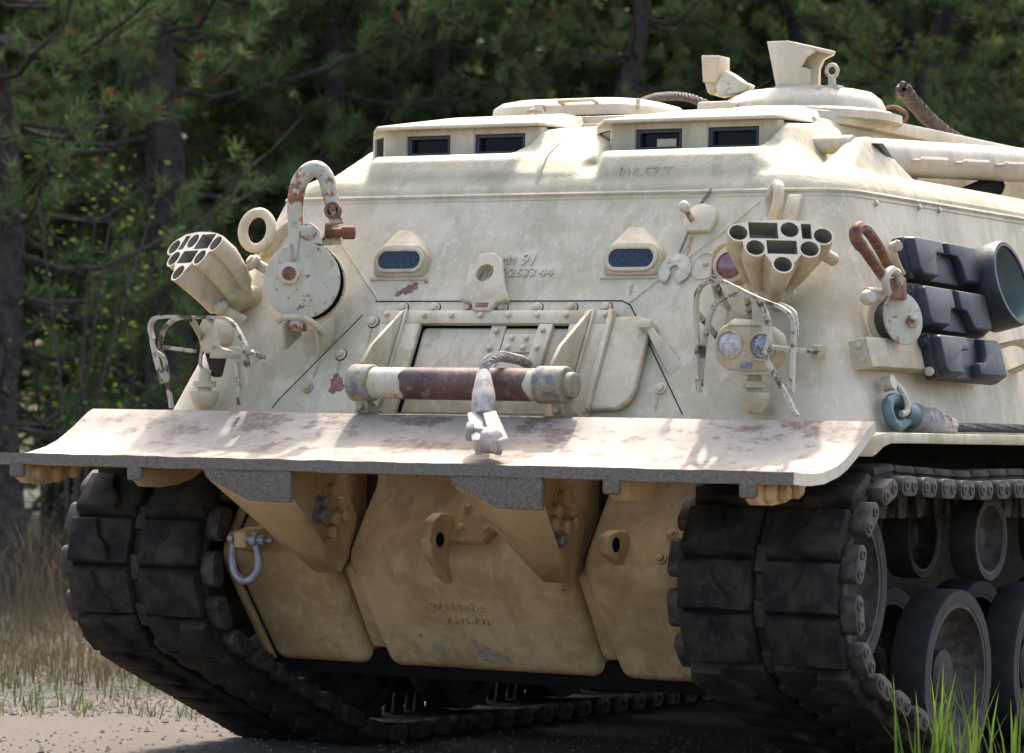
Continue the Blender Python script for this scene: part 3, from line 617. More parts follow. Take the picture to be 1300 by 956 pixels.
# boom
BX = 1.06
b0 = V((BX, 1.5, 2.415)); b1 = V((BX, 6.4, 2.68)); bd = (b1 - b0).normalized()
for s in (1, -1):
    mr = lambda p: V((p.x * s, p.y, p.z))
    mb = MB(); mb.lathe(mr(b0), mr(b1) - mr(b0), [(.05, 0), (.074, .06), (.074, 4.8)], 28); boom = mb.build('boom_leg', M['white'], VEH)
    for k in range(7):
        q = b0 + bd * (.27 + k * .437); mb = MB(); o = .072
        pp = [q + V((o, 0, -.012)), q + V((o + .035, 0, -.012)), q + bd * .008 + V((o + .042, 0, -.006)), q + bd * .25 + V((o + .042, 0, -.004)), q + bd * .255 + V((o + .02, 0, 0))]
        mb.tube([mr(x) for x in pp], .009, 6); mb.build('climbing_rung', M['white'], boom)
    mb = MB(); mb.cyl((s * .84, 1.31, 2.447), (s * 1.085, 1.31, 2.447), .036, n=20); mb.build('pivot_shaft', M['part'], VEH)
    mb = MB(); mb.cyl((s * .905, 1.31, 2.447), (s * .911, 1.31, 2.447), .0375, n=20); mb.build('shaft_gap', M['dark'], VEH)
    mb = MB(); mb.box(XF(s * 1.02), (1.62, 2.02), (2.30, 2.475), (-.05, .03)); mb.build('boom_foot', M['white'], VEH, bevel=.008)
mb = MB(); sl = [(1.37, 2.455), (1.43, 2.46), (1.64, 2.35), (1.60, 2.335)]; mb.prism(Fr((1.115, 0, 0), (0, 1, 0), (0, 0, 1)), sl, -.03, .042); mb.build('ear_slot', M['steel'], VEH, bevel=.004)
mb = MB(); mb.hull([(1.22, 2.1, 2.29), (1.22, 5.5, 2.29), (1.0, 5.5, 2.29), (1.0, 2.1, 2.29), (1.0, 2.1, 2.33), (1.0, 5.5, 2.33)]); mb.build('stowage_bin', M['part'], VEH)
mb = MB(); mb.tube([V((1.1, 2.35, 2.30)), V((1.02, 2.9, 2.40))], .05, 8); mb.build('boom_stay', M['dark'], VEH)

# ------------------------------------------------------------------ front plate fittings
# vision blocks
for (ca, apx, sc) in ((-.545, -.60, 1), (.483, .43, 1.0)):
    cb = .655; mb = MB(); hp = []
    cc = lambda b: .008 + .038 * (b - .58) / .14
    hp += [FP(a, b, cc(b)) for a, b in stadium(ca, cb, .122, .060, 24)]
    hp += [FP(ca + x, b, -.02) for x, b in ((-.125, .595), (.125, .595), (-.13, .70), (.13, .70))] + [FP(apx - .005, .84, -.012), FP(apx + .035, .835, -.012), FP(ca - .09, .76, -.01), FP(ca + .08, .755, -.01)]
    mb.hull(hp); vb = mb.build('vision_block', M['cast'], VEH, bevel=.012, seg=3, smooth=50)
    ff = Fr(FP(ca, .58, .008), FP.u, FP(0, .14, .038) - FP(0, 0, 0))
    mb = MB(); mb.ring(ff, stadium(0, .080, .112, .051, 28), stadium(0, .080, .096, .036, 28), -.004, .010); mb.build('bezel', M['part'], vb, bevel=.003)
    mb = MB(); mb.prism(ff, stadium(0, .080, .097, .037, 28), -.002, .0035); mb.build('glass_pane', M['vglass'], vb)
    mb = MB(); mb.box(FP, (ca - .13, ca + .13), (.583, .597), (-.01, .006)); mb.build('lower_lip', M['cast'], vb, bevel=.003)

# removable winch cover: dark seam, cover bolts
cov = [(-.62, .489), (.475, .489), (.515, .470), (.554, .418), (.85, .012)]
mb = MB()
for i in range(len(cov) - 1):
    a, b = V((cov[i][0], cov[i][1], 0)), V((cov[i + 1][0], cov[i + 1][1], 0)); d = (b - a).normalized(); nrm = V((-d.y, d.x, 0)) * .0019
    mb.prism(FP, [((a + nrm).x, (a + nrm).y), ((a - nrm).x, (a - nrm).y), ((b - nrm).x, (b - nrm).y), ((b + nrm).x, (b + nrm).y)][::-1], -.003, .0025)
c2 = [(-.66, .43), (-.93, .05), (-.95, .01)]
for i in range(len(c2) - 1):
    a, b = V((c2[i][0], c2[i][1], 0)), V((c2[i + 1][0], c2[i + 1][1], 0)); d = (b - a).normalized(); nrm = V((-d.y, d.x, 0)) * .0013
    mb.prism(FP, [((a + nrm).x, (a + nrm).y), ((a - nrm).x, (a - nrm).y), ((b - nrm).x, (b - nrm).y), ((b + nrm).x, (b + nrm).y)][::-1], -.003, .0022)
mb.build('cover_seam', M['dark'], VEH)
bolt = MB(); bolt.hexbolt(WF, 0, 0, .0165, .018); bolt.prism(WF, circ(0, 0, .023, 16), -.004, .005); bme = bolt.mesh('bolt', M['part'], bevel=.0025)
sbolt = MB(); sbolt.hexbolt(WF, 0, 0, .0115, .014); sbme = sbolt.mesh('bolt', M['part'], bevel=.002)
dring = MB(); dring.prism(WF, circ(0, 0, .0265, 20), -.003, .0012); drme = dring.mesh('bolt_recess', M['dark'])
def bolts(fr, lst, me, c=0, rec=False):
    for a, b in lst:
        o = inst('bolt', me, frame_mat(fr.sub(a, b, c, rnd.uniform(0, 1))), VEH)
        if rec: inst('bolt_recess', drme, frame_mat(fr.sub(a, b, c - .004)), VEH)
bolts(FP, [(-.483, .457), (-.339, .457), (-.187, .457), (-.036, .457), (.117, .457), (.268, .457), (.416, .459)], bme, .003, True)
bolts(FP, [(-.6, .395), (-.704, .249)], bme, .003, True); bolts(FP, [(.736, .116), (-.81, .102)], bme, .003)

# winch frame with its opening
fr_o = [(-.546, .434), (.474, .434), (.474, .0), (-.546, .0)]
fr_i = [(-.33, .376), (.293, .376), (.293, .0), (-.365, .0)]
mb = MB(); mb.box(FP, (-.546, .474), (.376, .434), (0, .03)); mb.prism(FP, [(-.546, .376), (-.365, .376), (-.365, -.02), (-.546, -.02)], 0, .03); mb.prism(FP, [(.293, .376), (.474, .376), (.474, -.02), (.293, -.02)], 0, .03)
mb.build('winch_frame', M['part'], VEH, bevel=.004)
mb = MB(); mb.prism(FP, [(-.364, .375), (-.335, .375), (-.352, .365), (-.36, .35), (-.352, .0), (-.364, .0)], .002, .012); mb.prism(FP, [(-.364, .375), (.292, .375), (.292, .368), (-.364, .368)], .002, .010); mb.build('opening_shadow_gap', M['dark'], VEH)
mb = MB(); mb.prism(FP, [(-.350, .362), (.291, .362), (.291, .0), (-.352, .0)], .001, .006); mb.build('winch_door', M['part'], VEH, bevel=.002)
bolts(FP, [(-.527, .412), (-.461, .412), (-.355, .408), (-.232, .408), (-.102, .408), (.02, .408), (.147, .408), (.273, .408), (.361, .412), (.441, .412)], sbme, .030)
# hinge plates on the winch door
mb = MB(); mb.prism(FP, [(-.052, .374), (.012, .374), (.01, .16), (-.06, .16)], .006, .016); mb.build('door_bracket', M['part'], VEH, bevel=.003)
mb = MB(); mb.prism(FP, [(.162, .374), (.222, .374), (.215, .16), (.148, .16)], .006, .03); mb.build('door_bracket', M['part'], VEH, bevel=.003)
mb = MB(); mb.prism(FP, [(.02, .335), (.155, .335), (.152, .256), (.018, .256)], .006, .02); mb.build('door_plate', M['part'], VEH, bevel=.003)
bolts(FP, [(-.02, .345), (-.03, .27), (.058, .315), (.12, .315), (.05, .272), (.118, .272)], sbme, .02); bolts(FP, [(.19, .345), (.185, .268)], sbme, .03)
# slanted gussets either side of the roller
for (x0, sgn) in ((-.455, 1), (.372, 1)):
    mb = MB(); g = Fr(FP(x0, 0, 0), FP.v, FP.n)
    mb.prism(g, [(.436, .03), (.42, .045), (.20, .175), (.11, .20), (.05, .03)], -.008, .008); mb.build('roller_gusset', M['part'], VEH, bevel=.003)
    mb = MB(); mb.prism(FP, [(x0 + .012, .43), (x0 + .022, .43), (x0 + .022, .0), (x0 + .012, .0)], .03, .045); mb.build('stiffener', M['part'], VEH, bevel=.002)
mb = MB(); mb.prism(FP, [(.458, .43), (.474, .43), (.474, -.01), (.458, -.01)], .03, .05); mb.build('stiffener', M['part'], VEH, bevel=.003)
bolts(FP, [(-.47, .225), (.36, .225)], sbme, .03)
# hinged flap right of the frame
mb = MB(); mb.prism(FP, [(.485, .398), (.59, .402), (.62, .39), (.643, .34), (.648, .10), (.632, .045), (.59, .012), (.485, .006)], .012, .042); mb.build('winch_flap', M['part'], VEH, bevel=.008, seg=3)
mb = MB(); mb.box(FP, (.474, .486), (.0, .40), (.02, .06)); mb.build('flap_hinge', M['part'], VEH, bevel=.004)
mb = MB(); mb.hull([FP(a, b, c) for a, b, c in ((.60, .375, 0), (.66, .375, 0), (.665, .33, .0), (.62, .33, .0), (.60, .375, .07), (.66, .375, .07), (.665, .335, .07), (.61, .335, .07))]); mb.hull([FP(a, b, c) for a, b, c in ((.62, .345, 0), (.665, .345, .0), (.80, .22, 0), (.755, .165, 0), (.64, .34, .065), (.665, .345, .065), (.69, .32, .05))])
mb.build('flap_stop', M['cast'], VEH, bevel=.008, seg=2)

# roller and its bearings
RB, RC = .020, .20
mb = MB(); mb.lathe(FP(-.468, RB, RC), FP.u, [(.055, 0), (.070, .006), (.070, .094), (.06, .10)], 28); mb.build('roller_bearing', M['housing'], VEH, bevel=.004)
mb = MB(); mb.lathe(FP(.347, RB, RC), FP.u, [(.070, 0), (.070, .112), (.064, .12)], 28); rbb = mb.build('roller_bearing', M['housing'], VEH, bevel=.004)
mb = MB(); mb.lathe(FP(.46, RB, RC), FP.u, [(.048, 0), (.048, .034), (.040, .04)], 24); mb.build('end_cap', M['housing'], rbb, bevel=.004)
mb = MB(); mb.cyl(FP(-.39, RB, RC), FP(.36, RB, RC), .060, n=32); rol = mb.build('fairlead_roller', M['rusty2'], VEH)
mb = MB(); pr = []
for i in range(30):
    pr.append(i)
n_ = 40; a0s = [-.225 + .005 * math.sin(3 * 2 * PI * i / n_) + .004 * math.sin(7 * 2 * PI * i / n_) for i in range(n_)]; a1s = [.315 + .006 * math.sin(2 * 2 * PI * i / n_ + 1) + .005 * math.sin(5 * 2 * PI * i / n_) for i in range(n_)]
pp = [FP(a0s[i], RB, RC) + (FP.v * math.cos(2 * PI * i / n_) + FP.n * math.sin(2 * PI * i / n_)) * .0612 for i in range(n_)] + [FP(a1s[i], RB, RC) + (FP.v * math.cos(2 * PI * i / n_) + FP.n * math.sin(2 * PI * i / n_)) * .0612 for i in range(n_)]
mb.add(pp, [(i, (i + 1) % n_, n_ + (i + 1) % n_, n_ + i) for i in range(n_)]); mb.build('worn_band', M['rollersteel'], rol)
for a in (-.42, .43):
    mb = MB(); mb.hull([FP(a + x, b, c) for x, b, c in ((-.03, -.03, .2), (.03, -.03, .2), (-.02, -.085, .16), (.03, -.085, .16), (-.03, -.03, .06), (.03, -.03, .06), (-.02, -.09, .06), (.03, -.09, .06))]); mb.build('bearing_foot', M['housing'], VEH, bevel=.006)
    mb = MB(); mb.hexbolt(Fr(FP(a + .005, -.07, .175), (1, 0, 0), (0, 0, 1)), 0, 0, .013, .02); mb.build('bolt', M['housing'], VEH, bevel=.002)

# centre lifting lug
o = [(-.195, .462), (-.188, .53)] + [(-.122 + .074 * math.cos(t), .60 + .075 * math.sin(t)) for t in [PI - .15 - i * (PI - .3) / 12 for i in range(13)]] + [(-.022, .54), (.022, .462), (-.03, .452), (-.048, .415), (-.122, .415), (-.14, .452)]
mb = MB(); o = [(a - .016, b + .008) for a, b in o]; mb.prism(FP, o, .016, .046)
lug = mb.build('lifting_lug', M['part'], VEH, bevel=.008, seg=3)
cut = MB(); cut.prism(FP, circ(-.131, .590, .038, 24), -.01, .12); cu = cut.build('cutter', M['part']); cu.hide_render = True
bo = lug.modifiers.new('hole', 'BOOLEAN'); bo.object = cu; bo.operation = 'DIFFERENCE'; bo.solver = 'EXACT'
bpy.context.view_layer.update(); me2 = bpy.data.meshes.new_from_object(lug.evaluated_get(bpy.context.evaluated_depsgraph_get())); lug.modifiers.clear(); lug.data = me2; bpy.data.objects.remove(cu); me2.set_sharp_from_angle(angle=math.radians(30))
mb = MB(); mb.box(FP, (-.136, -.066), (.423, .50), (-.01, .018)); mb.build('lug_foot', M['part'], VEH, bevel=.004)
mb = MB(); mb.prism(FP, [(-.128, .456), (-.074, .456), (-.074, .436), (-.128, .436)], .0455, .0475); mb.build('rust_patch', M['rustdrip'], VEH)
text('MM', FP, -.098, .652, .042, M['hull'], VEH, depth=.006, width=.060, shear=.15); text('91', FP, -.018, .648, .052, M['hull'], VEH, depth=.006, width=.058, shear=.2)
text('1089', FP, -.196, .598, .036, M['hull'], VEH, depth=.006, width=.125, shear=.15); text('2633', FP, -.052, .598, .036, M['hull'], VEH, depth=.006, width=.115, shear=.05); text('44', FP, .083, .598, .034, M['hull'], VEH, depth=.006, width=.062)
# rust scars on the plate
def scar(fr, ca, cb, r1, r2, seed, rot=0, mat='rustdrip', c=.0015, parent=None):
    r = random.Random(seed); pl = []
    for i in range(26):
        t = 2 * PI * i / 26; k = r.uniform(.65, 1.15); x, y = r1 * k * math.cos(t), r2 * k * math.sin(t); pl.append((ca + x * math.cos(rot) - y * math.sin(rot), cb + x * math.sin(rot) + y * math.cos(rot)))
    b = MB(); b.prism(fr, pl, -.002, c); return b.build('rust_scar', M[mat], parent or VEH, smooth=0)
scar(FP, -.478, .548, .045, .022, 3, .5); scar(FP, -.525, .525, .018, .012, 6, .9); scar(FP, -.685, .122, .038, .045, 4, .3); scar(FP, -.415, .575, .010, .006, 5)

# threaded plug with cover disc and keyhole cover hanging on a chain
mb = MB(); k = FP.sub(.725, .835); mb.prism(k, [(-.066, -.02)] + [(.066 * math.cos(t), .062 * math.sin(t)) for t in [PI - i * PI * 1.0 / 14 for i in range(15)]] + [(.05, -.055), (-.045, -.058)], 0, .028); kc = mb.build('plug_cover', M['white'], VEH, bevel=.006)
mb = MB(); mb.cyl(k(-.03, -.01, .02), k(-.03, .0, .09), .012); mb.lathe(k(-.03, .0, .085), FP.n, [(.014, 0), (.021, .008), (.021, .03), (.012, .036)], 12); mb.build('threaded_stud', M['rusty'], kc, bevel=.002)
def chain(p0, p1, n, sag, parent, mat, r=.0018, L=.0072):
    p0, p1 = V(p0), V(p1); b = MB()
    for i in range(n):
        t = (i + .5) / n; q = p0.lerp(p1, t) + V((0, 0, -sag * 4 * t * (1 - t))); d = (p1 - p0).normalized(); s_ = d.cross(FP.n).normalized() if i % 2 else FP.n
        b.tube([q + d * (L * math.cos(a)) + s_ * (L * .6 * math.sin(a)) for a in [j * PI / 4 for j in range(8)]], r, 5, True)
    return b.build('chain', mat, parent)
chain(FP(.705, .90, .012), FP(.735, .965, .012), 5, 0, kc, M['chain'], .0024, .0095)
kcl = FP(.665, .55, .012)
KC = thing('keyhole_cover', 'pale keyhole shaped metal disc hanging on thin chain from the threaded plug', 'cover plate', kcl)
g = FP.sub(.670, .617, .006); oc = []
for i in range(25): oc.append((.068 * math.cos(-PI / 2 + .42 + i * (2 * PI - .84) / 24), .066 * math.sin(-PI / 2 + .42 + i * (2 * PI - .84) / 24)))
ic = []
for i in range(11): ic.append((-.004 + .019 * math.cos(-PI / 2 - .5 - i * (2 * PI - 1.0) / 10), .0 + .019 * math.sin(-PI / 2 - .5 - i * (2 * PI - 1.0) / 10)))
mb = MB(); mb.prism(g, oc + ic, 0, .008); mb.build('disc', M['rusty2'], KC, bevel=.0015)
chain(FP(.685, .775, .012), FP(.672, .692, .012), 9, 0, KC, M['chain'])
mb = MB(); mb.lathe(FP(.785, .64, 0), FP.n, [(.062, -.003), (.060, .004), (.05, .005), (.049, .002), (.01, .003)], 28); mb.build('blanking_disc', M['hull'], VEH)
bolts(FP, [(.79, .645)], sbme, .002)
# ------------------------------------------------------------------ smoke launchers, lamps, guards, lugs
def arc(c, r, d0, d1, n=8): return [(c[0] + r * math.cos(math.radians(d0 + (d1 - d0) * i / (n - 1))), c[1] + r * math.sin(math.radians(d0 + (d1 - d0) * i / (n - 1)))) for i in range(n)]
LH = dict(c1=(-.151, .034), c2=(.037, .052), c3=(.157, .027), c4=(-.094, -.032), c5=(.103, -.032), c6=(.0, -.104))
def launcher(s, face, base_pt, d, tap):
    d = V(d).normalized(); u = V((-d.y, d.x, 0)).normalized(); v = d.cross(u).normalized(); f = Fr(face, u, v, d)
    mx = (lambda p: (p[0], p[1])) if s > 0 else (lambda p: (-p[0], p[1]))
    ro = .040
    poly = arc(LH['c6'], ro, 172, 368, 12) + arc(LH['c5'], ro, 218, 350, 10) + arc(LH['c3'], ro, 252, 440, 12) + [(.128, .088), (.03, .098), (-.06, .092), (-.112, .085)] + arc(LH['c1'], ro, 95, 288, 12) + arc(LH['c4'], ro, 190, 322, 10)
    poly = [mx(p) for p in poly]; poly = poly if s > 0 else poly[::-1]
    secs = [(0, 1, 0), (-.08, .985, 0), (-.15, (1 + tap) / 2, -.012), (-.22, tap, -.03)]; n_ = len(poly)
    mb = MB(); mb.add([f(x * k, y * k + o, c) for c, k, o in secs for x, y in poly], [tuple(range(n_ - 1, -1, -1)), tuple((len(secs) - 1) * n_ + i for i in range(n_))] + [(j * n_ + i, j * n_ + (i + 1) % n_, (j + 1) * n_ + (i + 1) % n_, (j + 1) * n_ + i) for j in range(len(secs) - 1) for i in range(n_)]); mb.mi[0] = 1; body = mb.build('smoke_launcher', [M['part'], M['white']], VEH, smooth=30)
    cut = MB()
    for k in LH:
        c = mx(LH[k]); cut.cyl(f(c[0], c[1], -.075), f(c[0], c[1], .05), .0335, n=24)
    for (a0, a1, b0, b1) in ((-.112, -.006, .010, .082), (.080, .116, .012, .080), (-.052, .058, -.058, .003)):
        a = sorted((a0 * s, a1 * s)); cut.box(f, a, (b0, b1), (-.075, .05))
    cu = cut.build('cutter', M['inner']); bo = body.modifiers.new('holes', 'BOOLEAN'); bo.material_mode = 'TRANSFER'; bo.object = cu; bo.solver = 'EXACT'; bo.use_self = True
    bpy.context.view_layer.update(); me2 = bpy.data.meshes.new_from_object(body.evaluated_get(bpy.context.evaluated_depsgraph_get())); body.modifiers.clear(); body.data = me2; bpy.data.objects.remove(cu)
    bm = bmesh.new(); bm.from_mesh(me2); bmesh.ops.recalc_face_normals(bm, faces=bm.faces[:]); bm.to_mesh(me2); bm.free()
    me2.polygons.foreach_set('use_smooth', [True] * len(me2.polygons)); me2.set_sharp_from_angle(angle=math.radians(30))
    B = V(base_pt); hp = [f(x * .97, y * .97, -.15) for x, y in poly] + [f(x * .75, y * .75, -.25) for x, y in poly]
    mb = MB(); mb.hull([f(x * tap * .96, y * tap * .96 - .03, -.215) for x, y in poly] + [f(x * tap * .6, y * tap * .55 - .045, -.30) for x, y in poly]); mb.build('launcher_foot', M['part'], body, bevel=.006)
    mb = MB(); q = f(0, -.06, -.25); mb.cyl(q, B, .045, .05); mb.build('launcher_post', M['part'], body)
    return f, body
fR, lR = launcher(1, at(991, 306, 1, .38), FP(1.15, .50, -.02), (.48, -.68, .56), .56)
fL, lL = launcher(-1, at(243, 319, 1, .36), FP(-1.20, .52, -.02), (-.33, -.76, .56), .82)
for q in ((281, 391), (322, 333)):
    p0 = at(q[0], q[1], 1, .44); mb = MB(); mb.cyl(p0, p0 + V((.08, .05, -.05)), .02); mb.lathe(p0, V((-.5, -.65, .57)), [(.034, -.012), (.034, .012), (.02, .014), (.02, .026)], 12); mb.build('mounting_stud', M['part'], lL, bevel=.003)
p0 = at(1038, 318, 1, .52); mb = MB(); mb.cyl(p0, p0 + V((.02, .10, -.03)), .024); mb.build('mounting_stud', M['part'], lR, bevel=.004)

# lifting rings on the hull corners
def torus(name, c, nrm, R, r, mat, parent, k=1.0, n=28):
    nrm = V(nrm).normalized(); u = V((0, 0, 1)) - nrm * nrm.z; u.normalize(); w_ = nrm.cross(u); b = MB()
    b.tube([V(c) + u * (R * k * math.cos(i * 2 * PI / n)) + w_ * (R * math.sin(i * 2 * PI / n)) for i in range(n)], r, 10, True)
    return b.build(name, mat, parent)
cl = V((-1.235, .655, 2.105)); lr = torus('lifting_ring', cl, (.35, -.85, .35), .058, .021, M['part'], VEH, 1.36)
mb = MB(); mb.hull([cl + V(p) for p in ((.03, .02, -.10), (-.03, .02, -.12), (.10, .09, .06), (.06, .0, -.08), (.14, .14, .08), (.05, .12, -.14), (.09, .03, .02))]); mb.build('ring_root', M['part'], lr, bevel=.012)
cr = FP(1.02, .885, .03); lr = torus('lifting_ring', cr, (-.72, -.65, .2), .056, .021, M['part'], VEH, 1.3)
mb = MB(); mb.box(FP, (1.065, 1.125), (.80, .935), (-.02, .022)); mb.build('ring_root', M['cast'], lr, bevel=.008)

# right headlamp cluster
y0 = .27; f = YF(y0); H = lambda px, py: (lambda q: (q.x, q.z))(at(px, py, 1, y0))
l1, l2 = H(929, 437), H(971, 440); c = ((l1[0] + l2[0]) / 2, (l1[1] + l2[1]) / 2)
mb = MB(); ou = [H(*p) for p in ((908, 445), (912, 460), (925, 470), (950, 474), (975, 473), (990, 463), (995, 445), (993, 425), (980, 414), (960, 412), (945, 411), (925, 410), (912, 420))][::-1]
mb.prism(f, ou, -.045, .02); hl = mb.build('headlamp', M['part'], VEH, bevel=.018, seg=4, smooth=50)
for q, mt, nm in ((l1, 'lens', 'clear_lens'), (l2, 'dlens', 'dark_lens')):
    mb = MB(); mb.lathe(f(q[0], q[1], .018), f.n, [(.054, 0), (.054, .010), (.046, .013), (.044, .004)], 28); mb.build('lens_rim', M['part'], hl)
    mb = MB(); mb.lathe(f(q[0], q[1], .014), f.n, [(.046, 0), (.044, .008), (.030, .014), (.012, .017)], 28); mb.build(nm, M[mt], hl)
mb = MB(); mb.box(f, (c[0] - .018, c[0] + .026), (c[1] - .082, c[1] - .062), (.02, .024)); mb.build('data_plate', M['plate'], hl)
mb = MB(); mb.hull([f(c[0] + x, c[1] + z, q) for x, z, q in ((-.08, .07, .03), (.06, .07, .03), (-.06, .10, .0), (.04, .095, 0), (-.08, .06, -.05), (.06, .06, -.05))]); mb.build('lamp_visor', M['part'], hl, bevel=.01)
pc = at(958, 480, 1, .315)
def lamp_post(c0, k=1):
    b = MB(); b.lathe(V(c0), (0, 0, 1), [(.022, .03), (.026, -.005), (.026, -.01), (.045, -.012), (.045, -.035), (.028, -.037), (.028, -.05), (.058, -.052), (.058, -.066), (.055, -.075), (.048, -.10), (.03, -.125), (.0, -.13)], 24); return b.build('lamp_post', M['part'], VEH)
lamp_post(pc)
mb = MB(); mb.box(f, (c[0] - .06, c[0] + .085), (c[1] - .105, c[1] - .088), (-.07, .01)); mb.build('lamp_bracket', M['rusty2'], hl, bevel=.004)
# blackout / tail lamp
y0 = .50; f = YF(y0); q = at(928, 338, 1, y0); mb = MB(); mb.lathe(q, (.15, -1, .1), [(.058, -.10), (.064, -.03), (.064, .02), (.050, .026), (.048, .014)], 30); bl = mb.build('blackout_lamp', M['part'], VEH)
mb = MB(); mb.lathe(q, (.15, -1, .1), [(.049, .012), (.047, .02), (.035, .026), (.012, .03)], 28); mb.build('red_lens', M['redlens'], bl)
mb = MB(); yb = .53; pth = smooth_path([at(a, b, 1, yb) for a, b in ((948, 402), (915, 385), (907, 360), (907, 335), (911, 318), (925, 309), (942, 311))], 5); mb.strip(pth, .022, .003, (0, 1, 0)); mb.build('lamp_hood_strap', M['part'], bl)

def guard(name, paths, y_default, mat):
    root = None
    for pts, yy, wid in paths:
        mb = MB(); P3 = [at(p[0], p[1], 1, p[2] if len(p) > 2 else yy) for p in pts]
        mb.strip(smooth_path(P3, 6), wid * .85, .0065, (0, 1, 0)); o = mb.build(name if root is None else 'guard_strap', mat, VEH if root is None else root, bevel=0)
        if root is None: root = o
    return root
guard('brush_guard', [
    ([(888, 498), (885, 470), (886, 435), (884, 405), (885, 374), (896, 359), (915, 357), (932, 364), (952, 374), (975, 384), (993, 391), (1006, 404), (1008, 425), (1007, 450), (1005, 500)], .14, .013),
    ([(889, 490), (892, 455), (897, 420), (905, 392), (920, 377), (940, 373)], .16, .013),
    ([(940, 373), (958, 378), (970, 392), (976, 412), (977, 432), (973, 445), (974, 456), (985, 478), (996, 497), (1005, 515), (1012, 528)], .14, .013),
    ([(990, 386), (1003, 392), (1010, 402), (1011, 428)], .25, .011),
    ([(905, 352, .20), (916, 375, .32), (925, 392, .47)], .3, .012),
    ([(882, 395, .14), (898, 412, .28), (912, 430, .44)], .3, .012),
    ([(948, 376, .16), (950, 390, .30), (951, 408, .45)], .3, .012),
    ([(978, 440, .14), (1000, 443, .24), (1036, 447, .42)], .3, .015),
    ([(958, 374, .15), (968, 390, .3), (975, 402, .47)], .3, .012)], .15, M['chip'])
mb = MB(); q = at(1036, 447, 1, .42); mb.box(YF(.42), (q.x - .012, q.x + .012), (q.z - .025, q.z + .025), (-.06, .012)); mb.build('guard_foot', M['part'], VEH, bevel=.003)

# left headlamp and its guard
q = at(277, 425, 1, .30); mb = MB(); mb.lathe(q, (-.5, -.85, .0), [(.045, -.05), (.07, -.01), (.074, .02), (.074, .05), (.055, .055)], 28); hl2 = mb.build('headlamp', M['part'], VEH, bevel=.004)
mb = MB()
for i in range(9):
    t = i * 2 * PI / 9; mb.lathe(q + V((.5, .85, 0)).normalized() * .012 + V((.85 * math.cos(t), -.5 * math.cos(t), math.sin(t))).normalized() * .052, (.5, .85, 0), [(.006, 0), (.006, .012)], 8)
mb.build('vent_hole', M['dark'], hl2)
mb = MB(); q2 = at(277, 460, 1, .33); mb.hull([q2 + V((x, y, z)) for x, y, z in ((-.05, -.03, .04), (.05, -.03, .04), (-.03, .03, .04), (.03, .03, .05), (-.02, -.02, -.06), (.03, -.02, -.05), (.0, .03, -.06))]); mb.build('lamp_socket', M['tsteel'], hl2, bevel=.008)
mb = MB(); q2 = at(284, 447, 1, .26); mb.box(YF(q2.y), (q2.x - .055, q2.x + .05), (q2.z - .025, q2.z + .02), (-.05, .02)); mb.build('lamp_bracket', M['rusty2'], hl2, bevel=.005)
lamp_post(at(260, 480, 1, .30))
guard('brush_guard', [
    ([(194, 430), (191, 418), (193, 408), (201, 403), (225, 402), (258, 403), (284, 404), (296, 411), (305, 425), (312, 440), (311, 449)], .12, .013),
    ([(217, 408), (208, 418), (204, 432), (204, 446)], .24, .012),
    ([(217, 408), (232, 403), (258, 403)], .22, .012),
    ([(206, 441), (225, 443), (247, 446)], .28, .016),
    ([(243, 405, .13), (254, 424, .25), (265, 447, .36)], .13, .014),
    ([(267, 404), (272, 420), (276, 441)], .12, .017),
    ([(195, 441), (200, 462), (207, 486)], .13, .013), ([(193, 430), (196, 444), (208, 455), (212, 480), (218, 518)], .16, .011),
    ([(276, 441), (292, 447), (311, 448), (324, 448), (333, 454, .42)], .16, .016),
    ([(312, 450), (314, 468), (316, 488)], .14, .015), ([(300, 460), (303, 480), (304, 514)], .16, .013),
    ([(257, 440), (255, 465), (268, 472)], .3, .004)], .15, M['chip'])

# ------------------------------------------------------------------ snatch blocks
SB = Fr(at(385, 357, 1, .44), (.93, .36, 0), (0, .05, 1)); SBl = lambda px, py, c=0: SB((px - 385) / 322, (357 - py) / 322, c)
PL = thing('snatch_block', 'big round rust-chipped cream pulley block with hook hanging upright on the front plate', 'pulley', SBl(385, 410))
mb = MB(); ch = [(.152 * math.cos(t), .152 * math.sin(t)) for t in [math.radians(108) + i * math.radians(324) / 36 for i in range(37)]]
neck = [(.075, .145), (.06, .20), (.045, .215), (.0, .215), (-.015, .20), (-.03, .15)]
mb.prism(SB, ch + neck, .012, .032); mb.build('front_cheek', M['rusty2'], PL, bevel=.006)
mb = MB(); mb.prism(SB, [(a * 1.02, b * 1.02) for a, b in ch] + [(.13, .155), (.12, .235), (.07, .235), (.04, .15)], -.085, -.065); mb.build('back_cheek', M['rusty2'], PL, bevel=.005)
mb = MB(); mb.lathe(SB(0, 0, -.066), SB.n, [(.150, 0), (.132, .02), (.12, .04), (.132, .06), (.150, .079)], 36); mb.build('sheave', M['dark'], PL)
mb = MB(); nf = SB.sub(-.046, .025, .03); mb.prism(nf, circ(0, 0, .046, 6), 0, .026); mb.prism(nf, circ(0, 0, .052, 24), -.002, .006); mb.build('hex_nut', M['white'], PL, bevel=.003)
mb = MB(); mb.lathe(nf(0, 0, .018), SB.n, [(.029, 0), (.027, .014), (.012, .017)], 16); mb.build('axle_end', M['rust'], PL)
pth = smooth_path([SBl(376, 312), SBl(372, 290), SBl(370, 262), SBl(373, 235), SBl(384, 218), SBl(397, 215), SBl(408, 226), SBl(414, 245), SBl(420, 264), SBl(425, 284)], 5); mm = len(pth)
mb = MB(); mb.tube(pth, [.028 + .006 * math.sin(PI * i / mm) for i in range(mm)], 12); mb.build('hook_shackle', M['rusty'], PL)
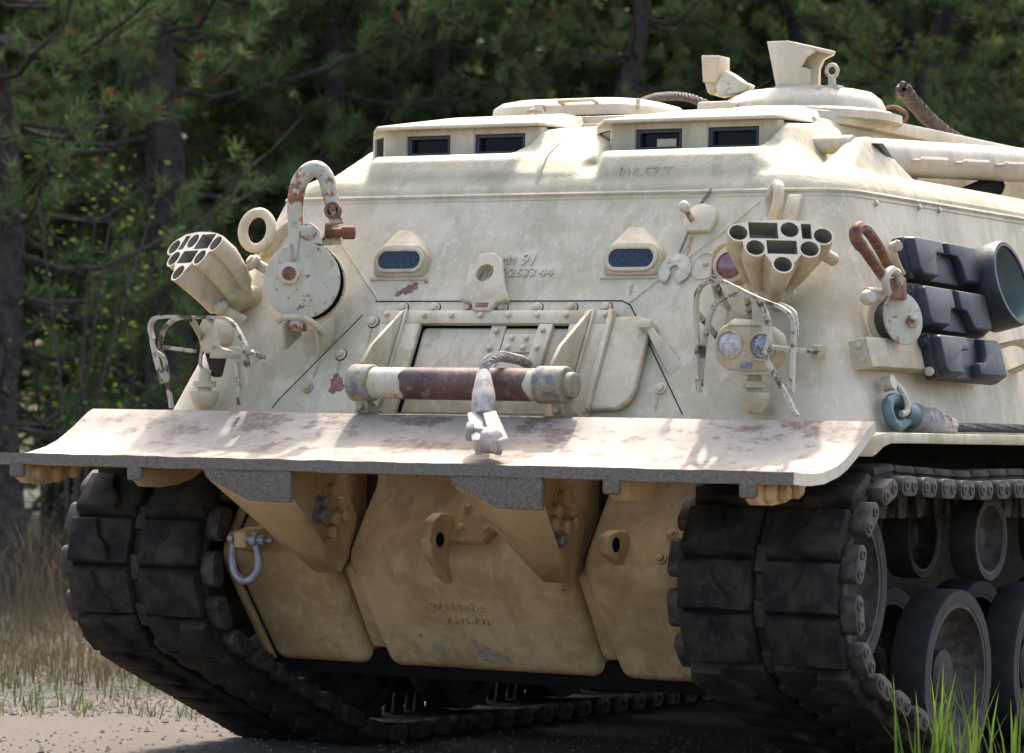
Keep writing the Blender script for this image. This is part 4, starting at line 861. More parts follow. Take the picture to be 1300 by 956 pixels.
mb = MB(); e = SBl(421, 268, .012); mb.lathe(e, V((.3, -1, 0)), [(.022, .0), (.034, .0), (.034, .022), (.022, .022)], 18, True); mb.build('shackle_eye', M['rust'], PL)
mb = MB(); mb.lathe(e, V((.3, -1, 0)), [(.022, .0), (.022, .014)], 16); mb.build('eye_bore', M['dark'], PL)
mb = MB(); mb.cyl(SBl(366, 297, .0), SBl(392, 297, .0), .032); mb.lathe(SBl(391, 295, .02), V((.35, -.93, 0)), [(.034, 0), (.034, .02), (.022, .024), (.022, .03)], 18); mb.build('shackle_pin', M['rusty'], PL, bevel=.003)
mb = MB(); mb.cyl(SBl(410, 293, -.05), SBl(437, 293, -.05), .018); mb.cyl(SBl(429, 293, -.05), SBl(445, 293, -.05), .028, n=8); mb.cyl(SBl(408, 290, -.05), SBl(416, 290, -.05), .034); mb.build('locking_bolt', M['rust'], PL, bevel=.004)
mb = MB(); mb.prism(SB, [(-.06, .19), (-.055, .085), (-.04, .075), (-.022, .085), (-.015, .19), (-.035, .205)], .033, .044); mb.build('keeper_strap', M['part'], PL, bevel=.002)
mb = MB(); mb.tube([SBl(371, 312, .05), SBl(374, 330, .05)], .006); mb.build('split_pin', M['galv'], PL)
# cradle of the block (welded to the plate)
mb = MB(); mb.tube(smooth_path([at(354, 408, 1, .36), at(360, 404, 1, .35), at(375, 403, 1, .35), at(391, 406, 1, .355), at(403, 415, 1, .37), at(411, 424, 1, .40)], 5), .0125, 8)
cr_ = mb.build('block_cradle', M['part'], VEH)
for a, b in ((357, 412), (399, 418)):
    mb = MB(); p0 = at(a, b, 1, .37); mb.hull([p0 + V((s, y, z)) for s in (0, .012) for y, z in ((0, 0), (.02, -.10), (.13, -.04), (.12, .06))]); mb.build('cradle_web', M['part'], cr_, bevel=.003)
mb = MB(); p0 = at(379, 414, 1, .40); mb.cyl(p0 + V((-.03, 0, 0)), p0 + V((.03, 0, 0)), .022); mb.build('cradle_pin', M['rusty'], cr_)

# right-hand block in its tray on the flank
tr = MB(); tr.box(SP, (.565, 1.12), (.193, .296), (.058, .064)); tr.box(SP, (.565, .571), (.193, .296), (-.01, .058)); tr.box(SP, (1.114, 1.12), (.193, .296), (-.01, .058)); tr.box(SP, (.565, 1.12), (.187, .193), (-.02, .064))
tray = tr.build('block_tray', M['part'], VEH, bevel=.002)
for b in (.22, .27): inst('rivet', sbme, frame_mat(Fr(SP(.564, b, .03), (1, 0, 0), SP.v, (0, -1, 0))), tray)
S2 = Fr(at(1139, 406, 0, 1.50), (.55, .83, 0), (-.12, 0, 1)); k2 = 1 / 335
S2l = lambda px, py, c=0: at(px, py, 0, 1.50 + c * .8)
PR = thing('snatch_block', 'smaller rusty pulley block standing in a box tray on the side of the hull', 'pulley', SP(.7, .18, .04))
for c0, c1, nm, dx in ((.03, .045, 'front_cheek', 0), (-.045, -.03, 'back_cheek', -.02)):
    mb = MB(); mb.prism(S2, [(dx + .082 * math.cos(t), .098 * math.sin(t)) for t in [i * 2 * PI / 30 for i in range(30)]], c0, c1); mb.build(nm, M['rusty2'], PR, bevel=.004)
mb = MB(); mb.lathe(S2(0, 0, -.032), S2.n, [(.082, 0), (.066, .03), (.082, .064)], 28); mb.build('sheave', M['steel'], PR)
mb = MB(); mb.prism(S2.sub(.03, -.012, .045), circ(0, 0, .026, 6), 0, .02); mb.cyl(S2(.03, -.012, .05), S2(.03, -.012, .078), .014, n=12); mb.build('axle_nut', M['rusty'], PR, bevel=.002)
mb = MB(); mb.hull([S2l(a, b, c) for a, b in ((1132, 378), (1152, 382), (1150, 352), (1128, 352), (1122, 365)) for c in (-.03, .05)]); mb.build('swivel_head', M['rust'], PR, bevel=.008)
mb = MB(); mb.tube(smooth_path([S2l(1127, 372, .055), S2l(1124, 355, .06), S2l(1131, 343, .06), S2l(1140, 348, .06), S2l(1141, 362, .06)], 4), .016, 8); mb.build('swivel_eye', M['rusty'], PR)
mb = MB(); mb.tube(smooth_path([S2l(1122, 352, .03), S2l(1110, 335, .04), S2l(1098, 318, .03), S2l(1087, 303, .02), S2l(1087, 292, .02), S2l(1096, 289, .02), S2l(1106, 299, .0), S2l(1118, 318, -.02), S2l(1127, 336, -.02)], 5), [.020] * 12 + [.024] * 12 + [.020] * 17, 9); mb.build('shackle', M['rust'], PR)
mb = MB(); mb.cyl(S2l(1100, 372, -.02), S2l(1118, 374, 0), .022); mb.lathe(S2l(1101, 378, 0), S2.n, [(.02, -.02), (.03, 0), (.02, .03)], 14); mb.build('pin', M['rusty2'], PR, bevel=.002)
mb = MB(); mb.tube(smooth_path([S2l(1134, 308, -.04), S2l(1136, 322, -.02), S2l(1140, 335, -.02), S2l(1146, 348, -.03)], 4), .011); mb.lathe(S2l(1137, 313, -.02), S2.n, [(.02, -.02), (.02, .02)], 14); mb.build('hanger', M['part'], PR, bevel=.002)

# ------------------------------------------------------------------ spare track shoes, spare wheel on the flank
def chevron(flip):
    p = [(-.150, .075), (-.005, .078), (-.005, -.005), (-.035, -.012), (-.06, -.078), (-.150, -.075)]
    q = [(-.150, .078), (-.010, .078), (-.010, .0), (-.045, .0), (-.075, -.035), (-.09, -.078), (-.150, -.078)]
    return q
def spare_shoe(fr, group_lbl, k):
    root = thing('spare_track_shoe', group_lbl, 'track shoe', fr.o, 'spare track shoes on the hull side')
    mb = MB(); mb.box(fr, (-.315, .315), (-.085, .085), (.0, .055)); mb.build('shoe_body', M['srubber'], root, bevel=.014, seg=2)
    L = [(-.30, .078), (-.065, .078), (-.045, .05), (-.045, -.035), (-.115, -.045), (-.165, -.078), (-.30, -.078)]
    Lr = [(-.305, .075), (-.29, .083), (-.020, .083), (-.020, .028), (-.10, .024), (-.125, -.02), (-.135, -.083), (-.28, -.083), (-.305, -.06)] if k != 1 else [(-.305, .07), (-.29, .083), (-.020, .083), (-.020, .0), (-.075, -.01), (-.12, -.083), (-.29, -.083), (-.305, -.06)]
    for s in (1, -1):
        pl = [(x * s, y * (1 if s > 0 else (1 if k != 2 else -1))) for x, y in Lr]
        mb = MB(); base = [fr(x, y, .05) for x, y in pl]; top = [fr(x * .93 + (-.16 * s) * .07, y * .86, .092) for x, y in pl]; n = len(pl)
        mb.add(base + top, [tuple(range(n - 1, -1, -1)), tuple(range(n, 2 * n))] + [(i, (i + 1) % n, n + (i + 1) % n, n + i) for i in range(n)])
        mb.build('rubber_pad', M['srubber'], root, bevel=.006, seg=2, smooth=40)
    for s in (1, -1):
        for yy in (.055, -.055):
            mb = MB(); mb.cyl(fr(.30 * s, yy, .03), fr(.332 * s, yy, .03), .017, n=14); mb.build('pin_end', M['white'] if (s < 0 and ((k == 0 and yy > 0) or (k == 2 and yy < 0))) else M['srubber'], root, bevel=.003)
    return root
for i, (a, b, c, r, lb) in enumerate(((1.37, .608, .035, -.02, 'top one of three black rubber track shoes stacked on the hull side'), (1.345, .415, .04, -.02, 'middle one of three black rubber track shoes stacked on the hull side'), (1.36, .225, .05, -.01, 'bottom one of three black rubber track shoes stacked on the hull side'))):
    spare_shoe(SP.sub(a, b, c, r), lb, i)
WS = SP.sub(1.83, .525, -.035); wr = thing('spare_support_roller', 'round black rubber tyred spare roller with green dished hub on hull side', 'wheel', WS(0, 0, .02))
mb = MB(); mb.lathe(WS(0, 0, .04), WS.n, [(.10, .05), (.165, .05), (.172, .06), (.174, .165), (.166, .18), (.150, .18), (.146, .165), (.12, .03)], 40, True); mb.build('tyre', M['srubber'], wr, smooth=40)
mb = MB(); mb.lathe(WS(0, 0, .04), WS.n, [(.02, .06), (.06, .06), (.10, .05), (.125, .07), (.135, .11), (.146, .170), (.149, .170), (.149, .03)], 36); mb.build('hub', M['green'], wr, smooth=50)
for i in range(6):
    t = i * PI / 3; mb = MB(); mb.hexbolt(WS.sub(.075 * math.cos(t), .075 * math.sin(t), .095), 0, 0, .010, .014); mb.build('lug_nut', M['green'], wr)
mb = MB(); mb.tube(smooth_path([SP(1.93, .31, .0), SP(1.95, .31, .10), SP(2.05, .30, .12), SP(2.09, .24, .12), SP(2.09, .22, .0)], 4), 1, 4, flat=(.004, .05), up=SP.v); mb.build('shoe_clip', M['part'], VEH)
bolts(SP, [(1.089, .849), (1.501, .862), (1.70, .862)], sbme, .0)
scar(SP, 1.30, .84, .05, .02, 9, 0, 'dark', .0008) if False else None

# tow cable on the flank with its shackle
TC = thing('tow_cable', 'black steel tow cable with teal shackle lying along the hull side ledge', 'cable', SP(.75, -.02, .03))
q = SP.sub(.70, .025, .045)
mb = MB(); mb.tube(smooth_path([q(.09, .03), q(.05, .045), q(.01, .045), q(-.035, .025), q(-.045, -.015), q(-.02, -.05), q(.03, -.052), q(.10, -.035)], 5), .022, 10); mb.tube([q(.08, .0), q(.14, -.01), q(.19, -.03)], [.04, .046, .04], 12); mb.build('shackle', M['teal'], TC)
mb = MB(); mb.tube(smooth_path([q(.03, .12, -.01), q(.06, .10, .01), q(.06, .06, .03), q(.065, .02, .035), q(.05, -.01, .03), q(.02, -.015, .02)], 4), .012, 8); mb.lathe(q(.02, .105, 0), SP.n, [(.028, -.02), (.028, .02)], 14); mb.build('retaining_hook', M['rusty2'], TC)
cp = smooth_path([q(.17, -.022, 0), SP(1.0, -.02, .06), SP(1.2, -.035, .065), SP(1.5, -.035, .065), SP(2.2, -.035, .065), SP(4.4, -.035, .065)], 14)
mb = MB(); mb.tube(cp[:16], [.045 + .012 * math.sin(i * 1.9) for i in range(16)], 10); mb.build('cable_splice', M['socket'], TC)
mb = MB(); mb.tube(cp[13:26], [.034 + .006 * math.sin(i * 2.3) for i in range(13)], 9); mb.build('ferrule', M['rusty'], TC)
def rope(path, R, mat, parent, name='wire_strand', strands=6, pitch=.13, loc=None):
    pth = path; root = None; L = [0]
    for i in range(1, len(pth)): L.append(L[-1] + (pth[i] - pth[i - 1]).length)
    b = MB(); prev = None; fr = []
    for i, p in enumerate(pth):
        t = (pth[min(i + 1, len(pth) - 1)] - pth[max(i - 1, 0)]).normalized(); a = t.orthogonal() if prev is None else prev - t * prev.dot(t); a.normalize(); prev = a; fr.append((p, a, t.cross(a)))
    for s in range(strands):
        b.tube([p + (a * math.cos(2 * PI * (s / strands + l / pitch)) + c * math.sin(2 * PI * (s / strands + l / pitch))) * R * .62 for (p, a, c), l in zip(fr, L)], R * .42, 6)
    return b.build(name, mat, parent)
def dense(p, step):
    o = []
    for i in range(len(p) - 1):
        n = max(1, int((p[i + 1] - p[i]).length / step)); o += [p[i].lerp(p[i + 1], j / n) for j in range(n)]
    return o + [p[-1]]
rope(dense(cp[22:60], .012), .018, M['bwire'], TC)

# winch cable with wedge socket over the roller
WC = thing('winch_cable', 'dusty steel winch cable with socket and pin draped over the roller onto the blade', 'cable', (.13, -.2, 1.25))
yr = FP(0, RB, RC)
wp = smooth_path([at(670, 462, 1, .40), at(662, 458, 1, .33), at(650, 455, 1, .26), at(635, 453, 1, .19), at(623, 456, 1, .13), at(616, 464, 1, .095), at(614, 478, 1, .08)], 12)
rope(dense(wp, .006), .020, M['wire'], WC, pitch=.14)
s0 = at(614, 473, 1, .08); s1 = at(614, 531, 1, -.03); ax = (s1 - s0)
mb = MB(); mb.lathe(s0, ax, [(.024, 0), (.027, .01), (.035, .06), (.042, .095), (.045, .16), (.041, .175), (.034, .20)], 22); mb.build('wire_socket', M['socket'], WC)
mb = MB(); e0 = at(612, 528, 1, -.03); e1 = at(620, 566, 1, -.20)
for dx in (-.032, .034):
    mb.hull([e0 + V((dx + a, b, c)) for a in (-.014, .014) for b, c in ((.02, .02), (-.03, .01))] + [e1 + V((dx * 1.2 + a, b, c)) for a in (-.014, .014) for b, c in ((-.03, .02), (.0, -.035), (.05, .03))])
mb.build('socket_fork', M['socket'], WC, bevel=.004)
mb = MB(); p0 = at(596, 548, 1, -.17); p1 = at(638, 552, 1, -.12); mb.cyl(p0, p1, .022); mb.cyl(p0 + (p0 - p1) * .10, p0 + (p1 - p0) * .12, .036, n=6); mb.build('fork_pin', M['socket'], WC, bevel=.005)
mb = MB(); mb.lathe(at(622, 560, 1, -.2), V((1, .1, 0)), [(.03, -.03), (.045, -.02), (.045, .03), (.03, .04)], 14); mb.build('thimble', M['socket'], WC, bevel=.004)
# loose wire ropes on the roof
for nm, pts, r, lb in (('wire_rope', [(815, 130, 2.9), (832, 124, 2.7), (855, 122, 2.5), (878, 125, 2.4), (900, 134, 2.35)], .020, 'dark wire rope lying across the roof behind the hatch'), ('wire_rope', [(1147, 113, 2.3), (1151, 119, 2.4), (1162, 133, 2.55), (1178, 150, 2.75), (1197, 167, 3.0), (1225, 184, 3.3), (1290, 214, 3.6)], .034, 'rusty wire rope end sticking up above the boom')):
    pp = [at(a, b, 1, c) for a, b, c in pts]; T_ = thing(nm, lb, 'cable', pp[-1]); rope(dense(smooth_path(pp, 6), .014), r, M['dwire'], T_, pitch=.15, strands=5)
    if r > .021:
        mb = MB(); q = pp[3] + V((-.1, -.1, .0)); mb.tube(smooth_path([q + V(v) for v in ((-.12, 0, -.02), (-.06, -.02, .03), (0, 0, .04), (.05, 0, .0), (.0, 0, -.04), (-.06, 0, .02))], 4), .008, 6); mb.build('tie_wire', M['rust'], T_)
text('RM-57 T', Fr((0, .8425, 2.30), (1, 0, 0), (0, .02, .09)), .31, -.01, .052, M['cast'], VEH, name='stencilled_number', depth=.010, width=.23)

# thin rust runs below fittings on the front plate
rr_ = random.Random(21)
for a, b, l in ((-.80, .235, .10), (-.70, .22, .05), (-.60, .365, .06), (.735, .085, .07), (.70, .77, .09), (.93, .47, .09), (-.93, .52, .10), (1.05, .78, .10), (-.48, .60, .03), (.50, .56, .05)):
    pl = [(a + rr_.uniform(-.003, .003), b)] + [(a + .006 + rr_.uniform(-.003, .004), b - l * t) for t in (.1, .4, .7)] + [(a, b - l)] + [(a - .006 + rr_.uniform(-.004, .003), b - l * t) for t in (.7, .4, .1)]
    mb = MB(); mb.prism(FP, pl[::-1], -.002, .0009); mb.build('rust_run', M['streak'], VEH, smooth=0)
# ------------------------------------------------------------------ dozer blade
prof = [(-.455, 1.200), (-.40, 1.195), (-.32, 1.193), (-.22, 1.199), (-.11, 1.221), (-.04, 1.246), (.02, 1.277), (.07, 1.305), (.115, 1.334), (.16, 1.360), (.192, 1.374)]
def offp(pr, d):
    o = []
    for i, (a, b) in enumerate(pr):
        t = V((pr[min(i + 1, len(pr) - 1)][0] - pr[max(i - 1, 0)][0], pr[min(i + 1, len(pr) - 1)][1] - pr[max(i - 1, 0)][1])).normalized(); o.append((a + t.y * d, b - t.x * d))
    return o
mb = MB(); N = 90; pts = []; top = prof; bot = offp(prof, .040)
for i in range(N + 1):
    x = -1.69 + 3.38 * i / N
    for j, (y, z) in enumerate(top):
        e = 0
        if j == 0: e = .012 * mnoise.noise(V((x * 5, 0, 0)))
        pts.append((x, y + e, z + (.004 * mnoise.noise(V((x * 9, 3, 0))) if j == 0 else .003 * mnoise.noise(V((x * 2.3, y * 4, 1))))))
    for j, (y, z) in enumerate(bot): pts.append((x, y + (.012 * mnoise.noise(V((x * 5, 0, 0))) if j == 0 else 0), z - (.010 * abs(mnoise.noise(V((x * 4, 9, 0)))) if j == 0 else 0)))
k = len(top); s = 2 * k; fs = []; mi = []
for i in range(N):
    a, b = i * s, (i + 1) * s
    for j in range(k - 1):
        fs.append((a + j, b + j, b + j + 1, a + j + 1)); mi.append(0); fs.append((a + k + j, a + k + j + 1, b + k + j + 1, b + k + j)); mi.append(2)
    fs.append((a, a + k, b + k, b)); mi.append(1); fs.append((a + k - 1, b + k - 1, b + s - 1, a + s - 1)); mi.append(0)
for a, fl in ((0, 0), (N * s, 1)):
    for j in range(k - 1): fs.append((a + j, a + j + 1, a + k + j + 1, a + k + j)); mi.append(3)
o_ = len(mb.v); mb.v += [V(p) for p in pts]; mb.f += fs; mb.mi += mi
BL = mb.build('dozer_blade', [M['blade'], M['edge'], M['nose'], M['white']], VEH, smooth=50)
# ribs under the blade
def rib(x, holes):
    b = MB(); pl = [(-.450, 1.180), (-.447, 1.115), (-.40, 1.085), (-.30, 1.082), (-.20, 1.092), (-.10, 1.115), (.02, 1.17), (.10, 1.25), (.05, 1.262), (-.10, 1.19), (-.25, 1.172)]
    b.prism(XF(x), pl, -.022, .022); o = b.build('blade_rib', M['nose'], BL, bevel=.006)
    b = MB(); b.box(YF(-.452), (x - .034, x + .034), (1.108, 1.178), (-.02, .006)); b.build('rib_end', M['edge'], BL, bevel=.012, seg=2)
    if holes:
        for yy in (-.345, -.235, -.13):
            b = MB(); b.lathe((x + .018, yy, 1.128 + (.012 if yy > -.2 else 0)), (1, 0, 0), [(.036, 0), (.036, .016), (.024, .03), (.008, .034)], 18); b.build('cutter_bolt', M['nose'], BL)
for x, h in ((-1.56, 1), (-1.01, 0), (1.0, 0), (1.52, 1)): rib(x, h)
# push arms: face plate, web with bolts
def arm(x0, x1, xt):
    b = MB(); W_ = .022
    face = [(x0, -.452, 1.175), (x1, -.452, 1.175), (x1, -.452, 1.045), (x1 - .0, -.43, 1.02), (xt + .055, .02, .785), (xt - .03, .02, .775), (x0 + .03, -.452, 1.145)]
    p1, p2, p3 = (x0, 1.175), (x1, 1.175), (x1, 1.045)
    b.hull([(x0, y, 1.178) for y in (-.452, -.43)] + [(x1, y, 1.178) for y in (-.452, -.43)] + [(x1, y, 1.045) for y in (-.452, -.43)] + [(x0 + .03, y, 1.125) for y in (-.452, -.43)] + [(x0 + .22, y, 1.045) for y in (-.452, -.43)])
    a = b.build('blade_arm', M['edge'], BL, bevel=.006)
    b = MB(); b.hull([(x0 + .03, -.451, 1.125), (x1 - .001, -.451, 1.05), (x0 + .22, -.451, 1.045), (x0 + .03, -.42, 1.13), (x1 - .001, -.42, 1.06), (xt - .05, .03, .80), (xt + .06, .0, .80), (xt - .03, .05, .77), (xt + .06, .04, .77), (xt - .04, .07, .81), (xt + .06, .07, .81)])
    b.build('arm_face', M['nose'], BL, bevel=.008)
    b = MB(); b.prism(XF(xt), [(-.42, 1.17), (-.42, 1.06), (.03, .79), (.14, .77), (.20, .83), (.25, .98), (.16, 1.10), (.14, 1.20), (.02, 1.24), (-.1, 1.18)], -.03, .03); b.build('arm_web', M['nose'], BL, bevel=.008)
    for (yy, zz) in ((.035, 1.085), (.09, 1.035), (-.02, 1.035), (-.04, .985), (.05, .975), (.02, .925), (.11, .985)):
        b = MB(); b.lathe((xt + .028, yy, zz), (1, 0, 0), [(.033, 0), (.033, .008), (.026, .010)], 6); b.lathe((xt + .03, yy, zz), (1, 0, 0), [(.024, 0), (.024, .038), (.018, .042)], 12); b.build('arm_bolt', M['nose'] if rnd.random() < .75 else M['galv'], BL)
arm(-.715, -.315, -.50); arm(.335, .728, .49)

# ------------------------------------------------------------------ lower nose, belly, fenders
npf = [(.36, 1.30), (.355, 1.11), (.232, .945), (.196, .893), (.176, .858), (.170, .828), (.178, .796), (.202, .757), (.235, .715), (.49, .405), (1.4, .40), (1.4, 1.30)]
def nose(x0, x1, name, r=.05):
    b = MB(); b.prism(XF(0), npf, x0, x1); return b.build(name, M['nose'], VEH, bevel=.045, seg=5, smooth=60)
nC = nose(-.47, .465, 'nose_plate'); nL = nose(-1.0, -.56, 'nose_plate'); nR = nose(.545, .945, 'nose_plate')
b = MB(); b.prism(XF(0), [(.45, 1.29), (.45, 1.0), (.33, .84), (.62, .44), (6.0, .44), (6.2, .8), (6.2, 1.29)], -.97, .93); b.build('lower_hull', M['mud'], VEH, bevel=.01)
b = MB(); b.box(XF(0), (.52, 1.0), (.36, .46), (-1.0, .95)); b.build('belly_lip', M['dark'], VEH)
for x, zz in ((-.515, .55), (.505, .52)):
    b = MB(); b.hull([(x + sx, y, z) for sx in (-.03, .03) for y, z in ((.34, .70), (.28, .78), (.33, .82), (.52, .52), (.47, .50), (.50, .47))]); b.build('pivot_block', M['nose'], VEH, bevel=.006)
b = MB(); b.prism(XF(0), [(p[0] - .008, p[1]) for p in npf[1:10]] + [(p[0] + .03, p[1]) for p in npf[1:10]][::-1], .948, .972); b.build('nose_flange', M['nose'], VEH, bevel=.004)
b = MB(); b.prism(XF(0), [(p[0] - .008, p[1]) for p in npf[1:10]] + [(p[0] + .03, p[1]) for p in npf[1:10]][::-1], -1.03, -1.003); b.build('nose_flange', M['nose'], VEH, bevel=.004)
# lettering cast on the lower nose
nf2 = Fr((0, .235, .715), (1, 0, 0), (0, -.255, .31))
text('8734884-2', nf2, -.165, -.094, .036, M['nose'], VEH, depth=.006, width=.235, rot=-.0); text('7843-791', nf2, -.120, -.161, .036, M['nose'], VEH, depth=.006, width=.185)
scar(nf2, .02, -.325, .085, .042, 12, -.2, 'scrape', .0008, nC); scar(nf2, -.20, -.30, .022, .018, 13, .3, 'scrape', .0008, nC); scar(nf2, -.26, -.235, .012, .01, 14, .3, 'scrape', .0012, nC)
# lugs on the nose
nu = Fr((0, .165, .85), (1, 0, 0), (0, .14, .2))
def nose_lug(x, z0, hgt, name, mat):
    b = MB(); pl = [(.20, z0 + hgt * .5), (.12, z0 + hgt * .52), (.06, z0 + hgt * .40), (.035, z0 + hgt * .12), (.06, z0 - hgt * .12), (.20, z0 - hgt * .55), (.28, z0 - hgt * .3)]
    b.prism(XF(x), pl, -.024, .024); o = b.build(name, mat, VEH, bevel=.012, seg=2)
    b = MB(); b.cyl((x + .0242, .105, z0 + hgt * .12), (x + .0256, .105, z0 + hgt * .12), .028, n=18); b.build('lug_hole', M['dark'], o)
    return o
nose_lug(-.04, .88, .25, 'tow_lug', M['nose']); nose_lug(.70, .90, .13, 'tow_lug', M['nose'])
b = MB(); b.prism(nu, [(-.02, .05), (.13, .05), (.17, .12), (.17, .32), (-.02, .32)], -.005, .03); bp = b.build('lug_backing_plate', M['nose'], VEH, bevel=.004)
nbol = MB(); nbol.hexbolt(WF, 0, 0, .0165, .018); nbol.prism(WF, circ(0, 0, .023, 16), -.004, .005); nbme = nbol.mesh('bolt', M['nose'], bevel=.0025)
for a_, b_ in ((.02, .10), (.13, .10), (.02, .20), (.13, .18)): inst('bolt', nbme, frame_mat(nu.sub(a_, b_, .03)), bp)
for a_, b_ in ((.88, .13), (.87, .02), (.60, .30)): inst('bolt', nbme, frame_mat(nu.sub(a_, b_, .0)), nR)
# shackle on the left of the nose
SH = thing('bow_shackle', 'grey galvanised bow shackle hanging on the lower front below the blade arm', 'shackle', at(312, 735, 1, .06))
ys = .07; sp = lambda a, b, y=ys: at(a, b, 1, y)
b = MB(); b.tube(smooth_path([sp(297, 690), sp(295, 705), sp(297, 722), sp(304, 734), sp(314, 737), sp(324, 731), sp(329, 718), sp(328, 704), sp(325, 690)], 5), .0165, 10); b.build('bow', M['galv'], SH)
b = MB(); b.cyl(sp(293, 683), sp(337, 686), .016); b.cyl(sp(320, 685), sp(328, 685.5), .028); b.cyl(sp(293, 683), sp(299, 683.5), .026); b.cyl(sp(331, 685.7), sp(337, 686), .022, n=6); b.cyl(sp(337, 686), sp(346, 686.5), .008); b.build('pin', M['galv'], SH, bevel=.003)
b = MB(); q = sp(310, 684, .09); b.hull([q + V((x, y, z)) for x in (-.03, .03) for y, z in ((-.04, .02), (-.03, -.035), (.12, .05), (.12, -.06), (-.02, .035))]); b.build('tow_lug', M['nose'], VEH, bevel=.01)
# fenders
for s in (1, -1):
    b = MB(); pl = [(.14, 1.252), (.265, 1.252), (.30, 1.262), (.36, 1.287), (.42, 1.298), (.52, 1.300), (6.2, 1.292), (6.2, 1.333), (.5, 1.338), (.38, 1.338), (.25, 1.325), (.14, 1.312)]
    x0, x1 = sorted((s * .96, s * 1.655)); b.prism(XF(0), pl, x0, x1); b.build('fender', M['part'], VEH, bevel=.005)

# ------------------------------------------------------------------ running gear
R, TY = .33, .42
IDL, SPR = (.42, .785), (5.78, .785)
RW = [1.34 + .88 * i for i in range(5)]
RR = [1.68, 3.1, 4.5]
def wheel(name, s, y, z, r, x0, x1, bolts_n, parent):
    b = MB(); c = V((s * x0, y, z)); ax = V((s, 0, 0)); w_ = x1 - x0
    b.lathe(c, ax, [(r * .80, 0), (r * .985, 0), (r, .012), (r, w_ - .012), (r * .985, w_), (r * .84, w_), (r * .82, w_ - .015), (r * .80, w_ * .5)], 40, True); t = b.build(name, M['wrubber'], parent, smooth=40)
    b = MB(); b.lathe(c, ax, [(r * .2, w_ * .12), (r * .45, w_ * .12), (r * .60, w_ * .25), (r * .74, w_ * .50), (r * .79, w_ - .004), (r * .845, w_ - .002), (r * .845, .02), (r * .2, .02)], 36, True); b.build('rim', M['steel'], t, smooth=45)
    b = MB(); b.lathe(c, ax, [(r * .30, w_ * .05), (r * .30, w_ * .55), (r * .24, w_ * .62), (.01, w_ * .65)], 20)
    for i in range(bolts_n):
        q = 2 * PI * i / bolts_n; b.cyl(c + V((s * w_ * .1, r * .42 * math.cos(q), r * .42 * math.sin(q))), c + V((s * w_ * .25, r * .42 * math.cos(q), r * .42 * math.sin(q))), .014, n=6)
    b.build('hub', M['tsteel'], t, bevel=0)
    return t
for s in (1, -1):
    for y in RW:
        wheel('road_wheel', s, y, TY, R, 1.40, 1.545, 10, VEH); wheel('road_wheel', s, y, TY, R, 1.13, 1.27, 10, VEH)
        b = MB(); b.cyl((s * .9, y + .18, .62), (s * 1.15, y, TY), .07, n=10); b.build('suspension_arm', M['tsteel'], VEH)
    for x0, x1 in ((1.375, 1.505), (1.14, 1.27)):
        wheel('idler_wheel', s, IDL[0], IDL[1], R, x0, x1, 8, VEH); wheel('drive_sprocket', s, SPR[0], SPR[1], R, x0, x1, 8, VEH)
    for y in RR: wheel('support_roller', s, y, .935, .165, 1.42, 1.53, 6, VEH); wheel('support_roller', s, y, .935, .165, 1.14, 1.25, 6, VEH)
    b = MB(); b.cyl((s * .9, IDL[0] + .1, IDL[1]), (s * 1.2, IDL[0], IDL[1]), .09, n=14); b.build('idler_arm', M['tsteel'], VEH)

# track path (pin line)
def track_path():
    rp = R + .035; P_ = []
    zb = TY - R - .035
    # front idler: from lower tangent up over the front to the top
    def tang(c1, c2, r):  # outer tangent below
        return None
    pts = []
    zt = IDL[1] + rp
    # top run, from rear to front, with sag over support rollers
    for y, z in ((SPR[0], zt), (4.95, 1.118), (4.4, 1.135), (3.7, 1.115), (3.0, 1.135), (2.4, 1.115), (1.68, 1.135), (1.1, 1.128), (.75, 1.140), (IDL[0] + .02, zt)): pts.append(V((0, y, z)))
    for i in range(1, 14):
        a = PI / 2 + i * math.radians(158) / 13; pts.append(V((0, IDL[0] + rp * math.cos(a), IDL[1] + rp * math.sin(a))))
    for aa in (248, 256, 263, 270): pts.append(V((0, RW[0] + rp * math.cos(math.radians(aa)), TY + rp * math.sin(math.radians(aa)))))
    for aa in (270, 277, 284, 292): pts.append(V((0, RW[-1] + rp * math.cos(math.radians(aa)), TY + rp * math.sin(math.radians(aa)))))
    for i in range(0, 15):
        a = -math.radians(68) + i * math.radians(158) / 14
        pts.append(V((0, SPR[0] + rp * math.cos(a), SPR[1] + rp * math.sin(a))))
    return pts
tp = track_path(); dn = dense(tp, .01); L = [0]
for i in range(1, len(dn)): L.append(L[-1] + (dn[i] - dn[i - 1]).length)
tot = L[-1] + (dn[0] - dn[-1]).length; NS = round(tot / .178); pitch = tot / NS
def on_track(d):
    d = d % tot; lo, hi = 0, len(L) - 1
    while lo < hi - 1:
        m_ = (lo + hi) // 2
        if L[m_] <= d: lo = m_
        else: hi = m_
    a, b_ = dn[lo], dn[hi] if hi < len(dn) else dn[0]
    k = (d - L[lo]) / max(L[hi] - L[lo], 1e-6); return a.lerp(b_, min(max(k, 0), 1.0))
